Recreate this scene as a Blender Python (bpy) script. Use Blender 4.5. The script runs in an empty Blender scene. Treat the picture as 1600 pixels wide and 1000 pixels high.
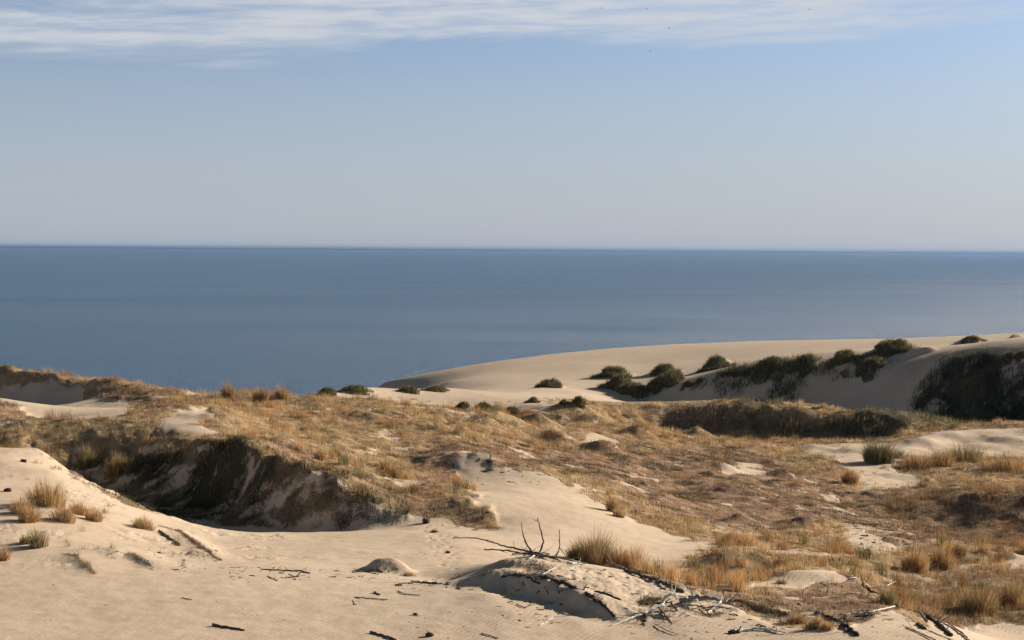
import bpy, math, random
import numpy as np
from mathutils import Vector, Matrix

random.seed(7)
RNG = np.random.default_rng(11)
scene = bpy.context.scene
col = scene.collection

# ------------------------------------------------------------------ camera
CAM_H = 46.0                      # eye height above the lagoon
FPX = 2500.0                      # focal length in photo pixels (1600 wide)
PITCH = math.atan(111.0 / FPX)
ROLL = math.radians(0.358)
cam_data = bpy.data.cameras.new('camera')
cam_data.sensor_width = 36.0
cam_data.lens = 36.0 * FPX / 1600.0
cam_data.clip_start = 0.2
cam_data.clip_end = 200000.0
cam = bpy.data.objects.new('camera', cam_data)
col.objects.link(cam)
CAM_R = Matrix.Rotation(math.pi / 2 - PITCH, 3, 'X') @ Matrix.Rotation(ROLL, 3, 'Z')
cam.matrix_world = Matrix.Translation((0, 0, CAM_H)) @ CAM_R.to_4x4()
scene.camera = cam
CR = np.array(CAM_R)

# ------------------------------------------------------------------ light
SUN_AZ = math.radians(58.0)       # to the right of the viewing direction (+Y)
SUN_EL = math.radians(19.5)
sun_dir = Vector((math.sin(SUN_AZ) * math.cos(SUN_EL), math.cos(SUN_AZ) * math.cos(SUN_EL), math.sin(SUN_EL)))
sun_data = bpy.data.lights.new('sun', 'SUN')
sun_data.energy = 5.0
sun_data.angle = math.radians(0.6)
sun_data.color = (1.0, 0.89, 0.74)
sun = bpy.data.objects.new('sun', sun_data)
sun.rotation_euler = sun_dir.to_track_quat('Z', 'Y').to_euler()
sun.location = sun_dir * 300
col.objects.link(sun)

scene.view_settings.view_transform = 'Standard'
scene.view_settings.look = 'None'
scene.view_settings.exposure = 0.75
scene.view_settings.gamma = 1.0
scene.render.engine = 'CYCLES'
scene.cycles.max_bounces = 6
scene.cycles.diffuse_bounces = 3
scene.cycles.transparent_max_bounces = 6
scene.cycles.use_adaptive_sampling = True


def N(nt, typ, **kw):
    n = nt.nodes.new(typ)
    for k, v in kw.items():
        setattr(n, k, v)
    return n


def math_node(nt, op, a, b=None, clamp=False):
    n = nt.nodes.new('ShaderNodeMath')
    n.operation = op
    n.use_clamp = clamp
    for i, v in enumerate((a, b)):
        if v is None:
            continue
        if isinstance(v, (int, float)):
            n.inputs[i].default_value = v
        else:
            nt.links.new(v, n.inputs[i])
    return n.outputs[0]


def smooth(nt, v, lo, hi, to0=0.0, to1=1.0):
    n = nt.nodes.new('ShaderNodeMapRange')
    n.interpolation_type = 'SMOOTHSTEP'
    nt.links.new(v, n.inputs[0])
    n.inputs[1].default_value = lo
    n.inputs[2].default_value = hi
    n.inputs[3].default_value = to0
    n.inputs[4].default_value = to1
    return n.outputs[0]


def mix_rgb(nt, fac, a, b, blend='MIX'):
    n = nt.nodes.new('ShaderNodeMix')
    n.data_type = 'RGBA'
    n.blend_type = blend
    for sock, v in ((n.inputs[0], fac), (n.inputs[6], a), (n.inputs[7], b)):
        if isinstance(v, (int, float)):
            sock.default_value = v
        elif isinstance(v, tuple):
            sock.default_value = (*v, 1.0)
        else:
            nt.links.new(v, sock)
    return n.outputs[2]


def noise_tex(nt, vec, scale, detail=4.0, rough=0.55, dist=0.0):
    n = nt.nodes.new('ShaderNodeTexNoise')
    n.inputs['Scale'].default_value = scale
    n.inputs['Detail'].default_value = detail
    n.inputs['Roughness'].default_value = rough
    n.inputs['Distortion'].default_value = dist
    if vec is not None:
        nt.links.new(vec, n.inputs['Vector'])
    return n.outputs[0]


def build_world():
    w = bpy.data.worlds.new('World')
    scene.world = w
    w.use_nodes = True
    nt = w.node_tree
    nt.nodes.clear()
    out = N(nt, 'ShaderNodeOutputWorld')
    bg = N(nt, 'ShaderNodeBackground')
    nt.links.new(bg.outputs[0], out.inputs[0])
    sky = N(nt, 'ShaderNodeTexSky')
    sky.sky_type = 'NISHITA'
    sky.sun_disc = False
    sky.sun_elevation = SUN_EL
    sky.sun_rotation = SUN_AZ
    sky.altitude = 40.0
    sky.air_density = 1.0
    sky.dust_density = 1.0
    sky.ozone_density = 2.0
    tc = N(nt, 'ShaderNodeTexCoord')
    sep = N(nt, 'ShaderNodeSeparateXYZ')
    nt.links.new(tc.outputs['Generated'], sep.inputs[0])
    el = math_node(nt, 'ARCSINE', sep.outputs[2])
    az = math_node(nt, 'ARCTAN2', sep.outputs[0], sep.outputs[1])
    # hazy air: bluish grey near the horizon
    low = mix_rgb(nt, 1.0, sky.outputs[0], (0.94, 1.05, 1.36), 'MULTIPLY')
    high = mix_rgb(nt, 1.0, sky.outputs[0], (0.58, 0.55, 0.48), 'MULTIPLY')
    base = mix_rgb(nt, smooth(nt, el, 0.17, 0.42), low, high)
    base = mix_rgb(nt, smooth(nt, el, 0.0, 0.19, 0.76, 0.0), base, (5.85, 6.45, 7.6))
    # cirrus streaks: coordinates stretched along the horizon
    comb = N(nt, 'ShaderNodeCombineXYZ')
    nt.links.new(math_node(nt, 'MULTIPLY', az, 5.0), comb.inputs[0])
    el_s = math_node(nt, 'ADD', el, math_node(nt, 'MULTIPLY', az, -0.030))
    nt.links.new(math_node(nt, 'MULTIPLY', el_s, 46.0), comb.inputs[1])
    n1 = noise_tex(nt, comb.outputs[0], 1.0, 7.0, 0.62, 0.5)
    comb2 = N(nt, 'ShaderNodeCombineXYZ')
    nt.links.new(math_node(nt, 'MULTIPLY', az, 18.0), comb2.inputs[0])
    nt.links.new(math_node(nt, 'MULTIPLY', el_s, 170.0), comb2.inputs[1])
    n2 = noise_tex(nt, comb2.outputs[0], 1.0, 5.0, 0.6, 0.3)
    edge = math_node(nt, 'ADD', el_s, math_node(nt, 'MULTIPLY', math_node(nt, 'SUBTRACT', n1, 0.5), 0.048))
    band = smooth(nt, edge, 0.118, 0.139)
    top = smooth(nt, edge, 0.20, 0.32, 1.0, 0.0)
    holes = smooth(nt, n1, 0.30, 0.52, 0.22, 1.0)
    fine = smooth(nt, n2, 0.28, 0.66, 0.38, 1.0)
    cl = math_node(nt, 'MULTIPLY', math_node(nt, 'MULTIPLY', band, top), math_node(nt, 'MULTIPLY', holes, fine))
    # one separate small wisp below the band
    dx = math_node(nt, 'DIVIDE', math_node(nt, 'ADD', az, 0.178), 0.034)
    dy = math_node(nt, 'DIVIDE', math_node(nt, 'SUBTRACT', math_node(nt, 'ADD', el, math_node(nt, 'MULTIPLY', az, -0.05)), 0.1205), 0.0040)
    r2 = math_node(nt, 'ADD', math_node(nt, 'MULTIPLY', dx, dx), math_node(nt, 'MULTIPLY', dy, dy))
    r2 = math_node(nt, 'ADD', r2, math_node(nt, 'MULTIPLY', math_node(nt, 'SUBTRACT', n2, 0.45), 4.5))
    wisp = math_node(nt, 'MULTIPLY', smooth(nt, r2, -0.6, 1.7, 1.0, 0.0), smooth(nt, n2, 0.35, 0.62, 0.2, 1.0))
    cov = math_node(nt, 'MULTIPLY', math_node(nt, 'MAXIMUM', cl, math_node(nt, 'MULTIPLY', wisp, 0.75)), 0.95)
    cloud = (7.4, 7.7, 8.3)
    final = mix_rgb(nt, cov, base, cloud)
    nt.links.new(final, bg.inputs[0])
    bg.inputs[1].default_value = 0.05


build_world()

# ------------------------------------------------------------------ camera maths
def ray(px, py):
    x = (np.asarray(px, float) - 800.0) / FPX
    y = (500.0 - np.asarray(py, float)) / FPX
    v = np.stack([x, y, -np.ones_like(x)], -1)
    return v @ CR.T


def at(px, py, d):
    v = ray(px, py)
    return np.array([0, 0, CAM_H]) + v * (np.asarray(d) / v[..., 1])[..., None]


# ------------------------------------------------------------------ noise
def _hash(ix, iy, seed):
    h = (ix.astype(np.int64) * 374761393 + iy.astype(np.int64) * 668265263 + seed * 974711) & 0xFFFFFFFF
    h = ((h ^ (h >> 13)) * 1274126177) & 0xFFFFFFFF
    h = (h ^ (h >> 16)) & 0xFFFFFFFF
    return h


def gnoise(x, y, seed=0):
    x0 = np.floor(x); y0 = np.floor(y)
    fx = x - x0; fy = y - y0
    ix = x0.astype(np.int64); iy = y0.astype(np.int64)
    u = fx * fx * fx * (fx * (fx * 6 - 15) + 10)
    v = fy * fy * fy * (fy * (fy * 6 - 15) + 10)

    def g(dx, dy):
        a = _hash(ix + dx, iy + dy, seed) * (2 * math.pi / 4294967296.0)
        return np.cos(a) * (fx - dx) + np.sin(a) * (fy - dy)
    n = (g(0, 0) * (1 - u) + g(1, 0) * u) * (1 - v) + (g(0, 1) * (1 - u) + g(1, 1) * u) * v
    return n * 1.5


def fbm(x, y, wl, octaves=4, rough=0.5, seed=0):
    out = 0.0; amp = 1.0; tot = 0.0
    for o in range(octaves):
        k = (2.0 ** o) / wl
        out = out + amp * gnoise(x * k + 13.7 * o, y * k - 7.1 * o, seed + o * 17)
        tot += amp
        amp *= rough
    return out / tot


def sstep(x, a, b):
    t = np.clip((x - a) / (b - a), 0, 1)
    return t * t * (3 - 2 * t)


# ------------------------------------------------------------------ terrain: survey lines (photo x, photo y, distance)
LINES = [
    # near ground
    [(-300, 1000, 44), (0, 1000, 44.5), (300, 1000, 45), (600, 1000, 45.8), (800, 1000, 45.8), (1000, 1000, 46), (1100, 992, 46), (1200, 990, 46), (1300, 985, 46), (1400, 992, 45.3), (1500, 1003, 44.6)],
    [(-300, 1150, 35), (200, 1150, 35.5), (700, 1150, 36), (1200, 1150, 36), (1500, 1150, 36)],
    [(-300, 940, 50), (0, 940, 50), (300, 940, 50.5), (550, 940, 51), (700, 945, 50.5)],
    [(-300, 890, 56), (0, 885, 56), (150, 880, 57), (330, 888, 57), (450, 893, 57), (560, 896, 57), (650, 905, 56.5), (720, 905, 56.5)],
    # basin floor
    [(330, 850, 67), (450, 850, 68), (600, 850, 68), (720, 850, 68), (850, 862, 69)],
    [(440, 832, 74), (560, 830, 74.5), (700, 830, 74), (760, 838, 72)],
    # foot of the cliff and the hill
    [(240, 802, 84), (300, 810, 82), (370, 816, 81.2), (450, 818, 80.8), (530, 815, 80.15), (600, 808, 79.9), (650, 808, 80), (720, 818, 79.3), (785, 818, 79)],
    # cliff top
    [(60, 695, 96), (110, 696, 96), (160, 693, 96), (220, 691, 95.5), (265, 694, 94), (300, 698, 90.5), (335, 703, 86.3), (370, 698, 85.2), (430, 714, 83.3), (480, 735, 82), (530, 765, 80.9), (560, 785, 80.6), (590, 790, 80.6), (625, 800, 80.4)],
    # left sand ridge
    [(-200, 790, 66), (0, 790, 66), (70, 790, 66.5), (150, 800, 69), (200, 806, 70), (260, 816, 72), (330, 826, 74)],
    [(-200, 840, 60), (0, 840, 60), (100, 840, 61), (220, 850, 63), (300, 862, 63)],
    [(-200, 735, 76), (0, 735, 76), (80, 738, 77)],
    [(-200, 700, 84), (0, 700, 84), (60, 702, 84)],
    # trough in the shade behind it
    [(112, 745, 93.6), (150, 752, 93), (200, 765, 91), (240, 778, 88), (300, 772, 87), (335, 775, 84.6), (370, 770, 83.5), (430, 775, 82)],
    [(150, 775, 88), (190, 790, 85), (250, 797, 83.6)],
    # strip crest left
    [(-200, 668, 98), (0, 668, 98), (100, 672, 97.5), (160, 668, 97.5), (240, 658, 98.5), (300, 648, 101), (345, 640, 105)],
    # left mound
    [(-200, 618, 112), (0, 622, 112), (40, 635, 110), (85, 655, 106)],
    # bowl
    [(-200, 640, 138), (0, 640, 138), (60, 648, 131), (110, 653, 123), (150, 648, 129), (205, 637, 133)],
    [(-200, 620, 163), (0, 622, 160.5), (80, 632, 152.5), (125, 630, 149)],
    # left ridge skyline
    [(-300, 572, 172), (-100, 574, 168), (0, 578, 165), (80, 584, 158.5), (150, 592, 152), (220, 602, 146), (280, 613, 140), (310, 619, 137)],
    # hill top
    [(400, 690, 93), (450, 690, 95), (520, 690, 99), (545, 690, 100)],
    [(350, 665, 100), (450, 660, 108), (560, 660, 111), (680, 665, 112)],
    [(330, 640, 110), (450, 634, 119), (560, 640, 119), (650, 645, 120)],
    [(330, 617, 132), (360, 615, 129), (450, 620, 126), (560, 630, 126), (620, 633, 126), (700, 642, 128), (760, 648, 130), (800, 652, 132)],
    # spur and gully
    [(545, 690, 100), (590, 724, 94), (650, 749, 89.5), (700, 765, 86), (750, 787, 82), (780, 806, 80)],
    [(450, 725, 84.5), (520, 735, 87), (600, 765, 85), (680, 782, 83), (740, 800, 80.7)],
    [(580, 700, 103), (640, 727, 97.5), (690, 750, 92.5), (740, 768, 88)],
    [(630, 700, 104), (690, 706, 100), (720, 708, 97.2), (760, 706, 97.6), (800, 716, 97), (830, 724, 96.5)],
    [(700, 738, 95), (725, 733, 94.8), (760, 735, 94.6), (800, 740, 94)],
    # lit sand slope
    [(800, 765, 88), (850, 790, 83.5), (850, 830, 76)],
    [(880, 738, 99), (960, 750, 101), (1000, 765, 100)],
    [(900, 800, 83), (950, 785, 90), (1000, 820, 83.5), (1050, 850, 79.5), (1110, 856, 80)],
    [(930, 855, 73), (1000, 872, 73), (1050, 885, 72)],
    # near mound crest
    [(700, 908, 57), (740, 892, 57), (780, 876, 57), (830, 869, 57), (900, 880, 56), (960, 890, 55), (1000, 905, 54), (1040, 916, 53), (1100, 926, 52.3), (1150, 930, 53), (1200, 912, 56), (1250, 892, 59.5), (1300, 886, 61), (1330, 905, 58), (1370, 931, 54.3), (1430, 966, 49.3), (1500, 1004, 44.8), (1560, 1040, 42)],
    # lip and hollow in the mound
    [(790, 905, 53.3), (820, 905, 52.6), (850, 912, 51.6), (900, 932, 50.3), (955, 962, 48.9)],
    [(790, 922, 52.8), (820, 928, 51.9), (860, 940, 51.05), (905, 955, 49.85), (955, 970, 48.7)],
    [(760, 930, 51.5), (800, 955, 49), (870, 975, 48), (950, 985, 47.2)],
    [(1000, 950, 50), (1060, 955, 49.4), (1150, 960, 49.5), (1250, 955, 50.5), (1350, 965, 49)],
    [(1180, 938, 52.5), (1250, 920, 55.5), (1310, 920, 56)],
    # right valley
    [(1040, 905, 66), (1150, 905, 68), (1230, 885, 72), (1330, 885, 74), (1400, 905, 75), (1450, 900, 78), (1550, 910, 76), (1700, 915, 75)],
    [(1420, 940, 69.5), (1500, 940, 68.5), (1600, 960, 65), (1750, 965, 65)],
    [(1470, 985, 61.5), (1530, 985, 61.5), (1600, 1000, 60), (1750, 1005, 60)],
    [(1100, 866, 75.5), (1150, 863, 76), (1200, 868, 76), (1300, 868, 79)],
    # terraces beyond
    [(1100, 820, 90), (1200, 822, 92), (1150, 800, 98)],
    [(1040, 770, 106), (1100, 760, 112), (1200, 768, 112), (1280, 790, 105), (1350, 830, 93), (1420, 866, 84)],
    [(1300, 768, 121), (1350, 790, 113.5), (1400, 815, 104)],
    [(1360, 803, 116), (1420, 780, 116), (1480, 768, 114.5), (1540, 768, 112.5), (1600, 775, 110), (1750, 778, 108)],
    [(1420, 822, 108), (1480, 830, 106.5), (1550, 842, 101), (1700, 848, 98)],
    [(1440, 846, 90), (1500, 856, 88), (1570, 866, 86.5)],
    [(1450, 872, 87), (1500, 886, 86), (1560, 880, 87), (1620, 870, 89), (1700, 870, 89)],
    # sand patch right
    [(1320, 715, 152), (1350, 722, 149), (1400, 755, 134), (1450, 742, 140)],
    [(1210, 705, 165), (1250, 700, 166), (1300, 700, 165), (1380, 695, 168)],
    [(1480, 720, 151), (1550, 720, 150), (1700, 720, 150)],
    [(1420, 700, 164), (1450, 688, 169), (1490, 677, 174), (1540, 672, 177), (1600, 672, 177), (1700, 672, 177)],
    [(1450, 703, 166.5), (1500, 697, 171), (1600, 701, 169), (1700, 701, 169)],
    [(1400, 676, 188), (1440, 668, 188), (1500, 665, 188), (1600, 662, 187), (1700, 662, 186)],
    # plain in the middle
    [(780, 700, 110), (850, 720, 112), (960, 722, 118), (1060, 720, 130)],
    [(780, 680, 122), (850, 692, 129), (900, 692, 138), (1000, 692, 149), (1100, 692, 164)],
    [(830, 648, 149), (880, 662, 151), (940, 668, 160), (1000, 664, 171)],
    # low grassy rampart
    [(900, 630, 196), (930, 633, 200), (1000, 641, 203), (1050, 636, 204), (1150, 633, 202), (1200, 636, 200), (1250, 643, 198.5), (1350, 646, 195), (1400, 652, 191)],
    [(960, 655, 198), (1050, 666, 200.5), (1150, 670, 198.3), (1200, 673, 196.3), (1300, 681, 191.5), (1380, 688, 187)],
    [(1120, 690, 172), (1200, 690, 181), (1300, 692, 184)],
    # far low dunes
    [(480, 618, 212), (515, 612, 218), (560, 608, 225), (620, 608, 228), (680, 606, 235)],
    [(560, 625, 210), (640, 625, 215), (720, 630, 215), (800, 635, 200), (880, 632, 200)],
    [(700, 618, 243), (800, 610, 262), (850, 606, 262), (900, 612, 250)],
    [(700, 597, 298), (760, 600, 284), (820, 585, 300), (900, 575, 305), (1000, 570, 308), (1100, 560, 310), (1200, 555, 300), (1300, 555, 290), (1400, 545, 286), (1500, 541, 276), (1600, 545, 263), (1750, 545, 262)],
    [(930, 604, 270), (1000, 600, 277), (1040, 590, 281), (1100, 580, 283), (1180, 563, 288)],
    # far dune skyline
    [(596, 601, 330), (660, 587, 335), (740, 571, 340), (850, 555, 345), (950, 545, 350), (1050, 538.5, 350), (1200, 532.5, 345), (1300, 530.5, 335), (1400, 529, 320), (1500, 526, 306), (1600, 520, 296), (1750, 515, 290)],
    # slip face: brow, toe
    [(1000, 613, 266), (1060, 601, 262), (1120, 586, 258), (1200, 571, 254), (1280, 567, 250), (1340, 573, 245), (1400, 575, 240), (1440, 575, 237), (1470, 561, 233), (1530, 554, 228), (1600, 556, 223), (1750, 556, 216)],
    [(1000, 627, 262), (1060, 634, 255), (1120, 637, 249), (1200, 640, 243), (1300, 643, 237), (1400, 657, 228), (1450, 668, 221), (1500, 668, 216), (1600, 668, 209), (1750, 668, 202)],
]
# points that are out of sight or below the frame: (photo x, distance, drop below the eye)
HIDDEN = []
for _p in (-400, 0, 400, 800, 1200, 1600, 2000):
    HIDDEN += [(_p, 28, 10.3), (_p, 20, 9.6), (_p, 14, 8.6), (_p, 8, 6.2), (_p, 4, 3.4), (_p, 2.0, 1.9)]
for _p in (-400, -200, 0, 150, 300):
    HIDDEN += [(_p, 185 if _p < 100 else 168, 17.5), (_p, 212, 27), (_p, 260, 41), (_p, 330, 52)]
HIDDEN += [(20, 93, 12.3), (60, 93, 12.6), (-60, 93, 12.2)]
for _p in (400, 450):
    HIDDEN += [(_p, 150, 16.5), (_p, 180, 22), (_p, 215, 27), (_p, 260, 40), (_p, 330, 50)]
for _p in (520, 600, 680, 740):
    HIDDEN += [(_p, 145, 16.5), (_p, 175, 21), (_p, 195, 21.5)]
HIDDEN += [(500, 260, 28), (560, 270, 29), (500, 330, 46), (550, 330, 36)]
for _p in range(-400, 2100, 200):
    HIDDEN += [(_p, 480, 52), (_p, 560, 54), (_p, 640, 56)]
for _p in range(600, 2000, 150):
    HIDDEN += [(_p, 400, 36 if _p < 900 else 31)]
for _p in (1060, 1150, 1250):
    HIDDEN += [(_p, 224, 22.6 + (_p - 1060) / 250)]
HIDDEN += [(1560, 52, 12.6), (1620, 50, 12.8), (1700, 45, 12.2), (1450, 56, 13.6), (1250, 65, 13.4), (1100, 60, 12.9), (900, 63, 12.7), (1000, 62, 12.9),
           (1450, 125, 18.6), (1550, 125, 18.6), (1700, 125, 18.6), (830, 140, 15.8)]

pts = []
for ln in LINES:
    for a, b in zip(ln[:-1], ln[1:]):
        L = abs(b[0] - a[0]) + abs(b[1] - a[1])
        n = max(1, int(L / 42))
        for i in range(n):
            f = i / n
            pts.append(tuple(a[k] + (b[k] - a[k]) * f for k in range(3)))
    pts.append(ln[-1])
pts = np.array(pts, float)
P = at(pts[:, 0], pts[:, 1], pts[:, 2])
cs = list(P[:, 0] / P[:, 1]); cl = list(np.log(P[:, 1])); ct = list((P[:, 2] - CAM_H) / P[:, 1])
for px, d, drop in HIDDEN:
    cs.append((px - 800) / FPX); cl.append(math.log(d)); ct.append(-drop / d)
cs = np.array(cs); cl = np.array(cl); ct = np.array(ct)
# drop near-duplicate survey points
keep = []
for i in range(len(cs)):
    if all((cs[i] - cs[j]) ** 2 + (cl[i] - cl[j]) ** 2 > 0.0018 ** 2 for j in keep):
        keep.append(i)
cs, cl, ct = cs[keep], cl[keep], ct[keep]
CC = 0.003


def kern(ds, dl):
    return np.sqrt(ds * ds + dl * dl + CC * CC)


A = kern(cs[:, None] - cs[None], cl[:, None] - cl[None])
n = len(cs)
M = np.zeros((n + 3, n + 3)); M[:n, :n] = A
M[:n, n] = 1; M[:n, n + 1] = cs; M[:n, n + 2] = cl
M[n, :n] = 1; M[n + 1, :n] = cs; M[n + 2, :n] = cl
wts = np.linalg.solve(M, np.concatenate([ct, [0, 0, 0]]))

# the mesh grid: columns are bearings, rows are distances
S = np.concatenate([np.linspace(-0.62, -0.36, 90, endpoint=False), np.linspace(-0.36, 0.36, 1160), np.linspace(0.36, 0.62, 91)[1:]])
LD = np.concatenate([np.linspace(math.log(1.6), math.log(40), 110, endpoint=False), np.linspace(math.log(40), math.log(380), 1000), np.linspace(math.log(380), math.log(640), 60)[1:]])
nS, nL = len(S), len(LD)
SS, LL = np.meshgrid(S, LD)           # [row, col]
T = np.empty((nL, nS))
Scl = np.clip(S, -0.42, 0.42)
for r in range(nL):
    T[r] = kern(Scl[:, None] - cs[None], LD[r] - cl[None]) @ wts[:n] + wts[n] + wts[n + 1] * Scl + wts[n + 2] * LD[r]
D = np.exp(LL)
X = SS * D
Y = D
Z = CAM_H + T * D
Z = np.maximum(Z, -8.0)


def col_index(s):
    return np.interp(s, S, np.arange(nS))


def row_index(l):
    return np.interp(l, LD, np.arange(nL))


def sample(A2, x, y):
    x = np.asarray(x, float); y = np.asarray(y, float)
    ci = np.clip(col_index(x / y), 0, nS - 1.001); ri = np.clip(row_index(np.log(y)), 0, nL - 1.001)
    c0 = ci.astype(int); r0 = ri.astype(int); fc = ci - c0; fr = ri - r0
    return (A2[r0, c0] * (1 - fr) * (1 - fc) + A2[r0, c0 + 1] * (1 - fr) * fc + A2[r0 + 1, c0] * fr * (1 - fc) + A2[r0 + 1, c0 + 1] * fr * fc)


def ground(x, y):
    return sample(Z, x, y)


def hit(px, py):
    """where the line of sight through a photo point meets the ground"""
    v = ray(px, py)
    s = v[0] / v[1]; t = v[2] / v[1]
    ci = min(max(float(col_index(s)), 0), nS - 1.001); c0 = int(ci); fc = ci - c0
    prof = (Z[:, c0] * (1 - fc) + Z[:, c0 + 1] * fc - CAM_H) / np.exp(LD)
    k0 = 60
    ok = np.nonzero(prof[k0:] >= t)[0]
    if len(ok) == 0:
        k = nL - 2; f = 0
    else:
        k = ok[0] + k0
        p0, p1 = prof[k - 1], prof[k]
        f = (t - p0) / (p1 - p0) if p1 != p0 else 0
        k -= 1
    l = LD[k] + (LD[k + 1] - LD[k]) * f
    d = math.exp(l)
    return np.array([s * d, d, CAM_H + t * d])


# ------------------------------------------------------------------ zones on the plan
def plan_poly(pl):
    out = []
    for px, py in pl:
        h = hit(px, py)
        out.append((h[0] / h[1], math.log(h[1])))
    return np.array(out)


def inside(poly, s, l):
    r = np.zeros(s.shape, bool)
    j = len(poly) - 1
    for i in range(len(poly)):
        xi, yi = poly[i]; xj, yj = poly[j]
        if yi != yj:
            c = ((yi > l) != (yj > l)) & (s < (xj - xi) * (l - yi) / (yj - yi) + xi)
            r ^= c
        j = i
    return r


_k = (0.9 / D) * sstep(D, 40, 75)
WX = _k * (1.7 * fbm(X, Y, 6.0, 4, 0.65, 5) + 0.9 * fbm(X, Y, 1.2, 3, 0.6, 6))
WY = _k * (4.2 * fbm(X, Y, 6.0, 4, 0.65, 7) + 2.0 * fbm(X, Y, 1.2, 3, 0.6, 8))


def zone(polys, warp=1.0):
    m = np.zeros(SS.shape, bool)
    for pl in polys:
        pp = plan_poly(pl)
        lo = pp.min(0) - 0.04; hi = pp.max(0) + 0.04
        c0, c1 = np.searchsorted(S, [lo[0], hi[0]]); r0, r1 = np.searchsorted(LD, [lo[1], hi[1]])
        if c1 > c0 and r1 > r0:
            sl = (slice(r0, r1), slice(c0, c1))
            m[sl] |= inside(pp, SS[sl] + warp * WX[sl], LL[sl] + warp * WY[sl])
    return blur(m.astype(np.float32), 2)


def blur(a, k):
    for _ in range(2):
        for ax in (0, 1):
            b = a.copy()
            for o in range(1, k + 1):
                b += np.roll(a, o, ax) + np.roll(a, -o, ax)
            a = b / (2 * k + 1)
    return a


SAND = zone([
    [(-250, 1180), (-250, 692), (60, 700), (92, 725), (112, 708), (150, 704), (190, 712), (230, 706), (290, 716), (340, 716), (400, 718), (480, 760), (540, 798), (640, 812), (690, 806), (756, 826), (776, 828), (780, 812), (754, 785), (724, 763), (706, 738), (800, 733), (860, 742), (930, 782), (960, 800), (1040, 828), (1125, 856), (1085, 872), (1040, 890),
     (1000, 900), (1080, 930), (1140, 945), (1215, 975), (1290, 985), (1330, 980), (1400, 950), (1420, 965), (1500, 1003), (1520, 1180)],
    [(1222, 702), (1300, 693), (1430, 694), (1455, 676), (1500, 672), (1620, 668), (1780, 675), (1780, 722), (1580, 716), (1480, 712), (1420, 712), (1385, 730), (1440, 748), (1462, 757), (1360, 766), (1338, 742), (1290, 715)],
    [(1130, 738), (1160, 722), (1195, 724), (1195, 745), (1150, 745)],
    [(880, 692), (930, 676), (966, 690), (940, 700)],
    [(-150, 590), (40, 594), (110, 604), (170, 624), (216, 633), (196, 648), (100, 656), (40, 640), (-20, 625), (-150, 622)],
    [(245, 672), (272, 648), (330, 641), (322, 660), (352, 676), (300, 682)],
    [(1290, 812), (1330, 826), (1430, 866), (1352, 864)],
    [(1160, 922), (1200, 906), (1262, 892), (1308, 892), (1322, 914), (1250, 920)],
    [(1480, 1006), (1446, 972), (1520, 966), (1780, 990), (1780, 1080), (1560, 1080)],
    [(1572, 872), (1640, 862), (1720, 868), (1720, 888), (1575, 886)],
    [(640, 620), (800, 620), (900, 628), (860, 640), (700, 634)],
])
far_sand = sstep(D, 204, 214)
front_sand = sstep(-D, -46, -42)
SAND = np.clip(np.maximum(np.maximum(SAND, far_sand), front_sand), 0, 1)
HEATH = zone([   # low brown matted ground cover
    [(960, 642), (1050, 638), (1150, 635), (1250, 645), (1400, 656), (1385, 692), (1300, 683), (1200, 675), (1050, 668)],
    [(640, 690), (720, 690), (900, 705), (1060, 705), (1150, 700), (1230, 730), (1330, 770), (1430, 765), (1700, 765), (1700, 870), (1500, 850), (1380, 850), (1300, 815), (1200, 830), (1100, 820), (1000, 780), (900, 740), (800, 725), (640, 760)],
    [(330, 690), (480, 700), (600, 760), (760, 800), (700, 805), (560, 785), (450, 720)],
    [(1150, 940), (1250, 920), (1330, 905), (1400, 950), (1330, 975), (1230, 965)],
    [(150, 605), (250, 612), (290, 640), (220, 640)],
    [(-100, 620), (30, 630), (90, 660), (0, 665), (-100, 665)],
])
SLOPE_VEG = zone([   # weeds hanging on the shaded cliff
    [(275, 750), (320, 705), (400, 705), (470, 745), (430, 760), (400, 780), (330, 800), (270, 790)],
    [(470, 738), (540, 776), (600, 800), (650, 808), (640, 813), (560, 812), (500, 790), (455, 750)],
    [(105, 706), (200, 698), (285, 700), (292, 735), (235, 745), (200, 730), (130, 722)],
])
CLIFF = zone([   # face of the bank, ground colour darker and patchy
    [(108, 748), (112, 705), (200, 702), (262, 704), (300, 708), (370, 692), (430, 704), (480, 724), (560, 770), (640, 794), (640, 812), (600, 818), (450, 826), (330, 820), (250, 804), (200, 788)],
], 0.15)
HILLTOP = zone([[(420, 706), (480, 727), (560, 774), (625, 793), (690, 806), (745, 812), (735, 780), (690, 755), (620, 735), (520, 695), (440, 690)]], 0.15)
SAND = SAND * (1 - HILLTOP)
BROWN = zone([   # taller browner growth in the valley and on the dark hump
    [(1330, 806), (1360, 800), (1420, 775), (1500, 764), (1720, 768), (1720, 860), (1560, 862), (1440, 842), (1400, 815)],
    [(1330, 912), (1420, 905), (1500, 895), (1720, 890), (1720, 990), (1520, 975), (1440, 965), (1400, 940)],
])
SPARSE = zone([   # thin grass scattered over open sand
    [(-150, 690), (60, 698), (110, 745), (210, 800), (340, 868), (300, 885), (60, 880), (-150, 880)],
    [(1230, 700), (1300, 694), (1440, 692), (1620, 668), (1700, 680), (1700, 722), (1480, 712), (1385, 730), (1440, 760), (1360, 768), (1335, 745)],
    [(900, 640), (1000, 625), (800, 628), (650, 622), (560, 615), (700, 640)],
])
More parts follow.
